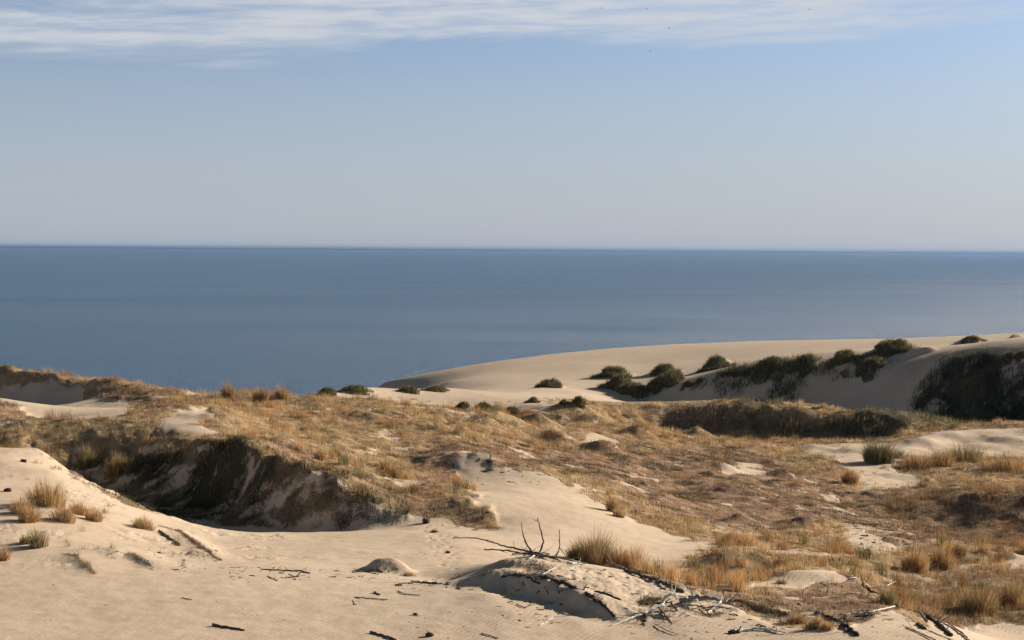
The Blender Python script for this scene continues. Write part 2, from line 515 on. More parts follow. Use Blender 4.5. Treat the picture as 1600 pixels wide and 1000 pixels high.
SCRUB = zone([   # dark green scrub on the far slip face
    [(1075, 606), (1130, 580), (1200, 566), (1290, 568), (1350, 560), (1385, 566), (1370, 584), (1300, 582), (1240, 598), (1220, 630), (1150, 630), (1185, 605), (1130, 612)],
    [(1415, 662), (1420, 640), (1435, 615), (1462, 575), (1530, 553), (1590, 560), (1560, 580), (1570, 592), (1700, 585), (1700, 659), (1480, 661)],
    [(1240, 668), (1330, 660), (1400, 645), (1415, 664), (1380, 684), (1260, 683)],
    [(970, 612), (1040, 604), (1010, 618)],
    [(1000, 656), (1060, 653), (1150, 650), (1250, 657), (1260, 676), (1150, 669), (1050, 665)],
])

# bare sand showing through the plants
PATCH = 0.85 * (1 - 0.8 * BROWN) * sstep(fbm(X, Y, 5.0, 5, 0.65, 91) + 0.35 * fbm(X, Y, 0.9, 2, 0.6, 92), 0.16, 0.36)
SCRUB_N = fbm(X, Y, 7.0, 5, 0.65, 151) + 0.27 * sstep(SS, 0.245, 0.275)

# ------------------------------------------------------------------ relief
veg = 1 - SAND
gy, gx = np.gradient(Z)
slope = np.sqrt((gx / np.maximum(np.gradient(X, axis=1), 1e-6)) ** 2)
dzdd = np.gradient(Z, axis=0) / np.gradient(Y, axis=0)
steep = sstep(np.abs(dzdd), 0.35, 0.7)
near = 1 - sstep(D, 200, 300)
Z = Z + 0.42 * veg * fbm(X, Y, 8.0, 3, 0.5, 21) * np.clip(D / 90, 0.5, 1.3)
Z = Z + 0.30 * veg * np.maximum(fbm(X, Y, 2.4, 3, 0.55, 31), -0.15)
Z = Z + 0.030 * SAND * fbm(X, Y, 1.5, 3, 0.55, 43) * (1 - sstep(D, 95, 130)) + 0.16 * SAND * fbm(X, Y, 4.5, 3, 0.55, 47) * sstep(D, 110, 130) * (1 - sstep(D, 195, 215))
Z = Z + 0.10 * SAND * sstep(fbm(X, Y, 3.0, 2, 0.5, 46), 0.05, 0.3) * fbm(X, Y, 0.8, 4, 0.6, 44) * sstep(D, 54, 60) * (1 - sstep(D, 76, 88)) * sstep(-SS, 0.10, 0.16)
Z = Z + 0.10 * SAND * fbm(X, Y, 6.0, 3, 0.45, 41) * np.clip(D / 80, 0.5, 1.0) * (1 - 0.6 * sstep(D, 240, 300))
Z = Z + 0.25 * steep * near * (np.abs(fbm(X, Y, 2.0, 4, 0.6, 51)) - 0.2)
cliffband = SLOPE_VEG
Z = Z + 0.42 * CLIFF * fbm(X, Y * 1.4, 2.4, 5, 0.62, 61) + 0.16 * cliffband * fbm(X, Y, 0.8, 3, 0.6, 62)
Z = Z + 0.5 * SCRUB * fbm(X, Y, 6.0, 3, 0.55, 71)


def bump(px, py, rx, ry, h, p=1.0):
    """a rounded hummock of sand at a photo point; radii in metres"""
    c = hit(px, py)
    global Z
    c0, c1 = np.searchsorted(S, [(c[0] - 4 * rx) / c[1], (c[0] + 4 * rx) / c[1]])
    r0, r1 = np.searchsorted(LD, [math.log(max(c[1] - 4 * ry, 2)), math.log(c[1] + 4 * ry)])
    sl = (slice(r0, r1), slice(max(c0, 0), c1))
    q = ((X[sl] - c[0]) / rx) ** 2 + ((Y[sl] - c[1]) / ry) ** 2
    q = q * (1 + 0.35 * fbm(X[sl], Y[sl], max(rx, 0.4) * 0.9, 2, 0.5, 81))
    Z[sl] = Z[sl] + h * np.exp(-q ** p)
    return c


# clumps of marram on the far dune: photo x, photo y of the foot, width, height, label
BUSHES = [
    (860, 605, 44, 16, 'low dark green marram clump lying alone on the pale far dune face'),
    (958, 588, 56, 18, 'olive marram clump on the far dune, the upper one of a stacked pair'),
    (968, 606, 54, 24, 'rounded dark green marram clump just below a paler one, casting shade to its left'),
    (1038, 583, 46, 18, 'tawny topped marram clump standing behind a bigger dome shaped one on the far dune'),
    (1044, 599, 60, 24, 'big dome shaped marram clump in the middle of the far dune clumps'),
    (990, 614, 48, 18, 'flat dark marram mat at the left foot of the dome shaped clump'),
    (1028, 607, 40, 18, 'small dark marram clump touching the front of the dome shaped clump'),
    (1120, 577, 58, 30, 'tallest peaked marram clump standing alone high on the far dune'),
    (1074, 603, 22, 9, 'tiny marram tuft at the left tip of the shaded slip face'),
    (1093, 597, 15, 9, 'tiniest round marram tuft at the brow of the shaded slip face'),
    (832, 629, 24, 10, 'small dark marram tuft on sand above the golden plain'),
    (905, 630, 24, 13, 'rounded green marram tuft with a smaller one on its left'),
    (881, 631, 16, 8, 'small flat marram tuft left of a rounded green one'),
    (723, 637, 22, 12, 'small dark green tuft poking up behind the golden hill top'),
    (754, 640, 30, 13, 'green marram clump behind the hill top, beside a smaller dark tuft'),
    (797, 648, 32, 14, 'wide dark marram clump where the golden hill top meets the sand'),
    (512, 615, 30, 11, 'dark marram clump at the seaward end of the far low dunes'),
    (556, 611, 52, 10, 'long low marram clump on the far low dunes against the water'),
    (640, 612, 34, 11, 'dark marram clump on a small pale hummock below the far dune'),
    (682, 610, 40, 9, 'brown edged flat marram clump at the foot of the far dune'),
    (1395, 550, 78, 22, 'long wedge shaped marram clump cresting the far dune skyline'),
    (1320, 563, 48, 17, 'tawny marram clump on white sand behind the slip face rim'),
    (1347, 565, 26, 11, 'little marram clump between the wedge shaped clump and the slip face rim'),
    (1360, 580, 46, 20, 'dark round marram clump hanging over the rim of the shaded slip face'),
    (1256, 574, 44, 20, 'green marram clump on the rim of the shaded slip face, second from its left end'),
    (1200, 580, 56, 20, 'spreading dark marram clump at the left end of the slip face rim'),
    (1576, 563, 26, 14, 'small round marram clump above the dark scrub at the right'),
    (1597, 558, 22, 11, 'small marram clump cut by the right edge of the photo'),
    (1518, 533, 44, 9, 'thin marram fringe over a dark hollow on the right skyline'),
]
bush_c = []
for px, py, w, h, lab in BUSHES:
    c = hit(px, py)
    m = c[1] / FPX
    bump(px, py, w * m * 0.40, w * m * 0.36, h * m * 0.62, 1.3)
# small dark hollows with a sharp near rim on the far dune
for px, py, w, h in ((1435, 552, 50, 9), (1512, 536, 34, 8), (1584, 528, 24, 7)):
    c = hit(px, py); m = c[1] / FPX
    bump(px + 4, py - 1, w * m * 0.5, w * m * 0.22, h * m * 0.9, 2.0)
# hummocks of the foreground
bump(605, 893, 0.80, 0.55, 0.50, 1.4)
bump(955, 884, 1.3, 0.8, 0.20)
bump(1135, 880, 2.8, 1.2, 0.5, 1.2)
bump(340, 660, 1.6, 1.2, 0.5)
for px, py, rx, ry, h in ((790, 888, 1.2, 0.5, 0.30), (760, 903, 0.9, 0.4, 0.22), (1240, 900, 1.6, 0.8, 0.2)):
    bump(px, py, rx, ry, h)


def ridge(path, h, back, front, hollow=0.0):
    """a crest along photo points: gentle behind, steep in front, with a scour below it"""
    global Z
    pp = np.array([hit(*p)[:2] for p in path])
    lo = pp.min(0) - 4; hi = pp.max(0) + 4
    c0, c1 = np.searchsorted(S, [lo[0] / max(lo[1], 5) - 0.01, hi[0] / max(lo[1], 5) + 0.01])
    r0, r1 = np.searchsorted(LD, [math.log(lo[1]), math.log(hi[1])])
    sl = (slice(r0, r1), slice(max(c0, 0), c1))
    x = X[sl]; y = Y[sl]
    x = x + 0.10 * fbm(x, y, 0.7, 3, 0.6, 201); y = y + 0.14 * fbm(x, y, 0.7, 3, 0.6, 202)
    best = np.full(x.shape, 1e9); sd = np.zeros(x.shape); tt = np.zeros(x.shape)
    L = np.concatenate([[0], np.cumsum(np.linalg.norm(np.diff(pp, axis=0), axis=1))])
    for k in range(len(pp) - 1):
        a, b = pp[k], pp[k + 1]
        d = b - a; n2 = (d ** 2).sum()
        t = np.clip(((x - a[0]) * d[0] + (y - a[1]) * d[1]) / n2, 0, 1)
        qx = x - a[0] - t * d[0]; qy = y - a[1] - t * d[1]
        q = np.sqrt(qx * qx + qy * qy)
        side = np.sign(d[0] * qy - d[1] * qx)
        m = q < best
        best = np.where(m, q, best); sd = np.where(m, q * side, sd); tt = np.where(m, (L[k] + t * (L[k + 1] - L[k])) / L[-1], tt)
    fade = sstep(tt, 0.0, 0.22) * sstep(-tt, -1.0, -0.78)
    prof = np.where(sd > 0, np.exp(-(sd / back) ** 2), np.exp(-(sd / front) ** 2))
    Z[sl] = Z[sl] + fade * (h * prof - hollow * np.exp(-((sd + front + 0.38) / 0.42) ** 2))


ridge([(776, 914), (800, 906), (830, 909), (866, 930)], 0.08, 0.8, 0.12, 0.05)
ridge([(842, 908), (875, 921), (910, 938), (940, 952), (972, 972)], 0.06, 1.0, 0.12, 0.05)
ridge([(240, 822), (275, 830), (300, 845), (330, 868), (350, 878)], 0.14, 0.6, 0.8)
ridge([(160, 872), (185, 864), (205, 866), (230, 880), (246, 892)], 0.13, 0.9, 0.35)
ridge([(86, 862), (120, 870), (138, 886), (156, 900)], 0.08, 0.8, 0.5)
MOUND = zone([[(750, 905), (780, 878), (830, 868), (900, 880), (960, 890), (1050, 915), (1150, 930), (1160, 965), (1000, 975), (960, 970), (900, 940), (850, 915), (800, 925)]])
Z = Z + MOUND * (0.13 * fbm(X, Y, 1.3, 4, 0.6, 211) + 0.05 * np.abs(fbm(X, Y, 0.5, 3, 0.6, 212)))
bump(332, 692, 1.5, 1.3, 0.35)
for px, py, w, h in ((840, 660, 45, 0.9), (870, 690, 60, 0.9), (760, 660, 50, 0.5), (940, 705, 60, 0.9), (1000, 680, 50, 0.9), (930, 660, 60, 1.0), (1090, 680, 50, 0.9), (1150, 770, 60, 0.5), (1220, 745, 50, 0.6), (1160, 815, 60, 0.5), (1260, 820, 60, 0.5), (1130, 735, 50, 0.6), (690, 660, 40, 0.3)):
    c = hit(px, py); m = c[1] / FPX
    bump(px, py, w * m * 0.5, w * m * 0.35, h)
# footprints crossing the basin floor
for i in range(46):
    f = i / 45
    px = 672 + 34 * f + random.uniform(-16, 22); py = 824 + 62 * f + random.uniform(-3, 3)
    bump(px, py, 0.12, 0.15, -0.028, 1.5)
for px, py, rx, ry, h in ((1340, 708, 2.6, 1.6, 0.55), (1265, 702, 2.2, 1.5, 0.5), (1440, 694, 2.4, 1.6, 0.6), (1520, 700, 2.6, 1.5, 0.5), (1580, 690, 2.4, 1.6, 0.5), (1400, 745, 1.8, 1.2, 0.3)):
    bump(px, py, rx, ry, h)
bump(1480, 800, 5.5, 2.4, 0.3, 1.0)

# ------------------------------------------------------------------ materials
def new_mat(name):
    m = bpy.data.materials.new(name)
    m.use_nodes = True
    nt = m.node_tree
    b = nt.nodes['Principled BSDF']
    return m, nt, b


def terrain_material():
    m, nt, b = new_mat('dune_sand')
    geo = N(nt, 'ShaderNodeNewGeometry')
    pos = geo.outputs['Position']
    lit = N(nt, 'ShaderNodeAttribute', attribute_name='litter').outputs['Fac']
    hea = N(nt, 'ShaderNodeAttribute', attribute_name='heath').outputs['Fac']
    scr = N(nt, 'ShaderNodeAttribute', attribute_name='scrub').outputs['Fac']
    big = noise_tex(nt, pos, 0.12, 4, 0.5)
    mid = noise_tex(nt, pos, 1.3, 5, 0.6)
    fine = noise_tex(nt, pos, 9.0, 4, 0.65)
    sand = mix_rgb(nt, smooth(nt, big, 0.3, 0.7), (0.57, 0.445, 0.325), (0.61, 0.485, 0.365))
    sand = mix_rgb(nt, smooth(nt, mid, 0.35, 0.7), sand, mix_rgb(nt, 1.0, sand, (0.90, 0.885, 0.86), 'MULTIPLY'))
    sand = mix_rgb(nt, smooth(nt, fine, 0.62, 0.74, 0.0, 0.35), sand, (0.30, 0.22, 0.15))
    litter = mix_rgb(nt, smooth(nt, mid, 0.35, 0.65), (0.50, 0.365, 0.215), (0.34, 0.23, 0.125))
    heath = mix_rgb(nt, smooth(nt, mid, 0.38, 0.62), (0.44, 0.295, 0.19), (0.26, 0.165, 0.105))
    litter = mix_rgb(nt, hea, litter, heath)
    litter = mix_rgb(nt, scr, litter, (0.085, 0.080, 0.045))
    litter = mix_rgb(nt, smooth(nt, fine, 0.35, 0.7, 0.0, 0.6), litter, mix_rgb(nt, 1.0, litter, (0.6, 0.56, 0.5), 'MULTIPLY'))
    # ragged border between litter and sand
    f = math_node(nt, 'ADD', lit, math_node(nt, 'MULTIPLY', math_node(nt, 'SUBTRACT', fine, 0.5), 0.55))
    f = math_node(nt, 'ADD', f, math_node(nt, 'MULTIPLY', math_node(nt, 'SUBTRACT', mid, 0.5), 0.55))
    fac = smooth(nt, f, 0.34, 0.66)
    nt.links.new(mix_rgb(nt, fac, sand, litter), b.inputs['Base Color'])
    b.inputs['Roughness'].default_value = 0.95
    b.inputs['Specular IOR Level'].default_value = 0.1
    # relief: wind ripples and grains on sand, crumbs under litter
    rip_map = N(nt, 'ShaderNodeMapping')
    rip_map.inputs['Rotation'].default_value = (0, 0, 0.5)
    nt.links.new(pos, rip_map.inputs['Vector'])
    wv = N(nt, 'ShaderNodeTexWave')
    wv.inputs['Scale'].default_value = 1.6
    wv.inputs['Distortion'].default_value = 6.0
    wv.inputs['Detail'].default_value = 2.0
    wv.inputs['Detail Scale'].default_value = 0.6
    nt.links.new(rip_map.outputs[0], wv.inputs['Vector'])
    rip = math_node(nt, 'MULTIPLY', wv.outputs['Fac'], 0.0045)
    rough = math_node(nt, 'MULTIPLY', fine, math_node(nt, 'ADD', math_node(nt, 'MULTIPLY', fac, 0.10), 0.012))
    mid_h = math_node(nt, 'MULTIPLY', mid, math_node(nt, 'ADD', math_node(nt, 'MULTIPLY', fac, 0.26), 0.035))
    h = math_node(nt, 'ADD', math_node(nt, 'ADD', rip, rough), mid_h)
    bp = N(nt, 'ShaderNodeBump')
    bp.inputs['Strength'].default_value = 0.8
    bp.inputs['Distance'].default_value = 1.0
    nt.links.new(h, bp.inputs['Height'])
    nt.links.new(bp.outputs[0], b.inputs['Normal'])
    return m


def blade_material(name, transl=0.25, rough=0.7):
    m, nt, b = new_mat(name)
    at_ = N(nt, 'ShaderNodeAttribute', attribute_name='tint')
    nt.links.new(at_.outputs['Color'], b.inputs['Base Color'])
    b.inputs['Roughness'].default_value = rough
    b.inputs['Specular IOR Level'].default_value = 0.15
    tr = N(nt, 'ShaderNodeBsdfTranslucent')
    nt.links.new(at_.outputs['Color'], tr.inputs['Color'])
    mx = N(nt, 'ShaderNodeMixShader')
    mx.inputs[0].default_value = transl
    nt.links.new(b.outputs[0], mx.inputs[1])
    nt.links.new(tr.outputs[0], mx.inputs[2])
    nt.links.new(mx.outputs[0], nt.nodes['Material Output'].inputs[0])
    return m


def wood_material(name, c1, c2, scale=6.0):
    m, nt, b = new_mat(name)
    tc = N(nt, 'ShaderNodeNewGeometry')
    mp = N(nt, 'ShaderNodeMapping')
    mp.inputs['Scale'].default_value = (1.0, 1.0, 2.5)
    nt.links.new(tc.outputs['Position'], mp.inputs['Vector'])
    a = noise_tex(nt, mp.outputs[0], scale, 5, 0.65, 0.5)
    nt.links.new(mix_rgb(nt, smooth(nt, a, 0.35, 0.65), c1, c2), b.inputs['Base Color'])
    b.inputs['Roughness'].default_value = 0.85
    b.inputs['Specular IOR Level'].default_value = 0.2
    bp = N(nt, 'ShaderNodeBump')
    bp.inputs['Distance'].default_value = 0.02
    nt.links.new(noise_tex(nt, mp.outputs[0], 30.0, 3, 0.6), bp.inputs['Height'])
    nt.links.new(bp.outputs[0], b.inputs['Normal'])
    return m


def water_material():
    m, nt, b = new_mat('lagoon_water')
    b.inputs['Base Color'].default_value = (0.014, 0.090, 0.198, 1)
    b.inputs['Roughness'].default_value = 0.22
    b.inputs['IOR'].default_value = 1.333
    b.inputs['Specular IOR Level'].default_value = 0.42
    geo = N(nt, 'ShaderNodeNewGeometry')
    mp = N(nt, 'ShaderNodeMapping')
    mp.inputs['Rotation'].default_value = (0, 0, math.radians(-25))
    mp.inputs['Scale'].default_value = (0.45, 1.0, 1.0)
    nt.links.new(geo.outputs['Position'], mp.inputs['Vector'])
    w1 = noise_tex(nt, mp.outputs[0], 0.26, 6, 0.72)
    w2 = noise_tex(nt, mp.outputs[0], 0.010, 4, 0.6)
    h = math_node(nt, 'MULTIPLY', w1, math_node(nt, 'ADD', 0.4, w2))
    w4 = noise_tex(nt, mp.outputs[0], 0.035, 4, 0.65)
    h = math_node(nt, 'ADD', h, math_node(nt, 'MULTIPLY', w4, 0.30))
    mp2 = N(nt, 'ShaderNodeMapping')
    mp2.inputs['Scale'].default_value = (0.0012, 0.0050, 1.0)
    nt.links.new(geo.outputs['Position'], mp2.inputs['Vector'])
    w3 = noise_tex(nt, mp2.outputs[0], 1.0, 5, 0.65, 0.4)
    nt.links.new(smooth(nt, w3, 0.3, 0.7, 0.205, 0.25), b.inputs['Roughness'])
    bp = N(nt, 'ShaderNodeBump')
    bp.inputs['Strength'].default_value = 1.0
    bp.inputs['Distance'].default_value = 5.0
    nt.links.new(h, bp.inputs['Height'])
    nt.links.new(bp.outputs[0], b.inputs['Normal'])
    return m


MAT_GROUND = terrain_material()
MAT_DRY = blade_material('dry_grass_blade', 0.30)
MAT_GREEN = blade_material('green_grass_blade', 0.30)
MAT_HEATH = blade_material('low_heath_sprig', 0.15)
MAT_BLEACHED = wood_material('bleached_driftwood', (0.86, 0.83, 0.77), (0.62, 0.58, 0.52))
MAT_BROWN = wood_material('weathered_brown_wood', (0.17, 0.13, 0.10), (0.085, 0.065, 0.05))
MAT_GREY = wood_material('weathered_grey_wood', (0.34, 0.30, 0.26), (0.18, 0.155, 0.13))
MAT_PEAT = wood_material('dark_rooty_crust', (0.09, 0.07, 0.055), (0.05, 0.04, 0.032), 3.0)
MAT_WATER = water_material()

# ------------------------------------------------------------------ object helpers
def link(name, me, mat=None, parent=None):
    o = bpy.data.objects.new(name, me)
    col.objects.link(o)
    if mat is not None:
        me.materials.append(mat)
    if parent is not None:
        o.parent = parent
    return o


def tag(o, label=None, cat=None, group=None, kind=None):
    if label:
        o['label'] = label
    if cat:
        o['category'] = cat
    if group:
        o['group'] = group
    if kind:
        o['kind'] = kind
    return o


def np_mesh(name, verts, faces_flat, sizes, tint=None, smooth_shade=True):
    me = bpy.data.meshes.new(name)
    nv = len(verts)
    me.vertices.add(nv)
    me.vertices.foreach_set('co', np.ascontiguousarray(verts, np.float32).ravel())
    me.loops.add(len(faces_flat))
    me.loops.foreach_set('vertex_index', np.ascontiguousarray(faces_flat, np.int32))
    me.polygons.add(len(sizes))
    starts = np.concatenate([[0], np.cumsum(sizes)[:-1]]).astype(np.int32)
    me.polygons.foreach_set('loop_start', starts)
    me.polygons.foreach_set('loop_total', np.ascontiguousarray(sizes, np.int32))
    me.polygons.foreach_set('use_smooth', np.full(len(sizes), smooth_shade, bool))
    me.update(calc_edges=True)
    if tint is not None:
        a = me.attributes.new('tint', 'FLOAT_COLOR', 'POINT')
        c = np.ones((nv, 4), np.float32)
        c[:, :3] = tint
        a.data.foreach_set('color', c.ravel())
    return me


# ------------------------------------------------------------------ the ground
def build_ground():
    verts = np.stack([X, Y, Z], -1).reshape(-1, 3)
    i = np.arange(nL * nS).reshape(nL, nS)
    q = np.stack([i[:-1, :-1], i[:-1, 1:], i[1:, 1:], i[1:, :-1]], -1).reshape(-1)
    me = np_mesh('dunes', verts, q, np.full((nL - 1) * (nS - 1), 4, np.int32))
    litter = np.clip(1 - SAND, 0, 1)
    litter = np.clip(litter - PATCH * (1 - SCRUB), 0, 1)
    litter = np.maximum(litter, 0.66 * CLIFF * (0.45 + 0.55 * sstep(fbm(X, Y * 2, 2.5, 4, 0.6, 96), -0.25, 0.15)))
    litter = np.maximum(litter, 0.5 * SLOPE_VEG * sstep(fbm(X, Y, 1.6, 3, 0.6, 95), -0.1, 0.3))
    litter = np.maximum(litter, 0.8 * SCRUB * sstep(SCRUB_N, -0.05, 0.3))
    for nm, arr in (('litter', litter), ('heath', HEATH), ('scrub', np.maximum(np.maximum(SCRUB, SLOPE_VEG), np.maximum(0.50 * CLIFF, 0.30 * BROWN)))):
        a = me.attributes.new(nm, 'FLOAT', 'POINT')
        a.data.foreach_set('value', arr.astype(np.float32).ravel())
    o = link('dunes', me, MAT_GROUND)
    tag(o, kind='structure')


build_ground()


def build_water():
    me = bpy.data.meshes.new('lagoon')
    R = 55000.0
    ys = [60, 300, 600, 1200, 3000, 8000, 20000, 55000]
    xs = [-R, -20000, -5000, -1500, -500, 0, 500, 1500, 5000, 20000, R]
    vs = [(x, y, 0.0) for y in ys for x in xs]
    nx = len(xs)
    fs = [(j * nx + i, j * nx + i + 1, (j + 1) * nx + i + 1, (j + 1) * nx + i) for j in range(len(ys) - 1) for i in range(nx - 1)]
    me.from_pydata(vs, [], fs)
    tag(link('lagoon', me, MAT_WATER), kind='structure')


build_water()


def build_far_shore():
    m, nt, b = new_mat('haze_tinted_shore')
    geo = N(nt, 'ShaderNodeNewGeometry')
    a = noise_tex(nt, geo.outputs['Position'], 0.004, 4, 0.6)
    nt.links.new(mix_rgb(nt, a, (0.12, 0.16, 0.23), (0.17, 0.21, 0.28)), b.inputs['Base Color'])  # wooded shore with the blue of distant haze put into its base colour
    b.inputs['Roughness'].default_value = 1.0
    n_ = 900
    x = np.linspace(-17000, 17000, n_)
    top = 38 + 9 * fbm(x, x * 0, 4000, 4, 0.6, 3) + 4 * fbm(x, x * 0, 300, 2, 0.6, 4)
    yf = np.full(n_, 36000.0)
    rows = [np.stack([x, yf, x * 0 - 1], 1), np.stack([x, yf + 60, top * 0.7], 1), np.stack([x, yf + 160, top], 1), np.stack([x, yf + 1500, top * 0.9], 1), np.stack([x, yf + 1600, x * 0 - 1], 1)]
    v = np.concatenate(rows)
    i = np.arange(5 * n_).reshape(5, n_)
    q = np.stack([i[:-1, :-1], i[:-1, 1:], i[1:, 1:], i[1:, :-1]], -1).reshape(-1)
    tag(link('far_shore', np_mesh('far_shore', v, q, np.full(4 * (n_ - 1), 4, np.int32)), m), kind='structure')


build_far_shore()

# ------------------------------------------------------------------ grass
GOLD = np.array([[0.52, 0.32, 0.135], [0.58, 0.39, 0.19], [0.43, 0.255, 0.11], [0.50, 0.33, 0.15], [0.30, 0.18, 0.085], [0.64, 0.48, 0.29], [0.40, 0.225, 0.115]])
OLIVE = np.array([[0.20, 0.18, 0.075], [0.27, 0.22, 0.095], [0.15, 0.145, 0.06], [0.34, 0.26, 0.12]])
GREEN = np.array([[0.130, 0.128, 0.062], [0.165, 0.155, 0.078], [0.10, 0.105, 0.054], [0.24, 0.20, 0.10]])
DARK = np.array([[0.055, 0.06, 0.03], [0.075, 0.075, 0.038], [0.09, 0.08, 0.045], [0.045, 0.05, 0.027]])
MAUVE = np.array([[0.36, 0.215, 0.14], [0.27, 0.155, 0.10], [0.42, 0.28, 0.175], [0.17, 0.11, 0.072], [0.44, 0.29, 0.16]])


def pick(pal, n_, rng, jitter=0.18):
    c = pal[rng.integers(0, len(pal), n_)]
    return np.clip(c * (1 + jitter * rng.standard_normal((n_, 1))), 0.01, 0.8)


def blade_arrays(base, az, length, lean, width, tint, rng, seg=2):
    """curved blades: base (n,3), lean = horizontal reach / length"""
    n_ = len(base)
    dirh = np.stack([np.cos(az), np.sin(az), np.zeros(n_)], 1)
    wa = rng.uniform(0, math.pi, n_)
    side = np.stack([np.cos(wa), np.sin(wa), np.zeros(n_)], 1) * (width * 0.5)[:, None]
    lean = np.clip(lean, 0, 0.96)
    up = np.sqrt(1 - lean ** 2) * length
    tip = base + dirh * (lean * length)[:, None]
    tip[:, 2] += up
    if seg == 1:
        v = np.stack([base - side, base + side, tip], 1).reshape(-1, 3)
        f = np.arange(3 * n_)
        sz = np.full(n_, 3, np.int32)
        t = np.repeat(tint, 3, 0)
        return v, f, sz, t
    mid = base + dirh * (lean * length * 0.36)[:, None]
    mid[:, 2] += up * 0.62
    v = np.stack([base - side, base + side, mid + side * 0.75, mid - side * 0.75, tip], 1).reshape(-1, 3)
    k = np.arange(n_)[:, None] * 5
    f = np.concatenate([k + np.array([[0, 1, 2, 3]]), k + np.array([[3, 2, 4]])], 1).reshape(-1)
    sz = np.tile(np.array([4, 3], np.int32), n_)
    t = np.repeat(tint, 5, 0)
    return v, f, sz, t


def tuft_points(density, d0, d1, smin=-0.36, smax=0.36, rng=RNG):
    """random plan points, 'density' per square metre"""
    area = 0.5 * (d1 ** 2 - d0 ** 2) * (smax - smin)
    n_ = int(area * density)
    d = np.sqrt(rng.uniform(d0 ** 2, d1 ** 2, n_))
    s = rng.uniform(smin, smax, n_)
    return s * d, d


def field(name, x, y, per, length, lean, width, tints, mat, kind_label, seg=2, spread=0.12):
    rng = RNG
    n_ = len(x)
    rep = np.repeat(np.arange(n_), per)
    bx = x[rep] + rng.normal(0, spread, len(rep)) * np.clip(y[rep] / 90, 0.7, 2)
    by = y[rep] + rng.normal(0, spread, len(rep)) * np.clip(y[rep] / 90, 0.7, 2)
    bz = ground(bx, by) - 0.02
    base = np.stack([bx, by, bz], 1)
    az = rng.uniform(0, 2 * math.pi, len(rep))
    L_ = length[rep] * rng.uniform(0.55, 1.1, len(rep))
    le = np.clip(lean * rng.uniform(0.2, 1.6, len(rep)), 0, 0.95)
    w = np.maximum(width, by * 0.00022) * rng.uniform(0.6, 1.2, len(rep))
    tints = tints * (1 - sample(BROWN, x, y)[:, None] * np.array([[0.26, 0.31, 0.33]]))
    tints = tints * (1 + 0.45 * fbm(x, y, 11.0, 3, 0.6, 231))[:, None]
    t = tints[rep] * (1 + 0.15 * rng.standard_normal((len(rep), 1)))
    v, f, sz, tt = blade_arrays(base, az, L_, le, w, np.clip(t, 0.01, 0.8), rng, seg)
    return v, f, sz, tt


def merge(parts):
    vs, fs, ss, ts = [], [], [], []
    o = 0
    for v, f, s_, t in parts:
        vs.append(v); fs.append(f + o); ss.append(s_); ts.append(t); o += len(v)
    return np.concatenate(vs), np.concatenate(fs), np.concatenate(ss), np.concatenate(ts)


def in_mask(mask, x, y):
    return sample(mask, x, y)


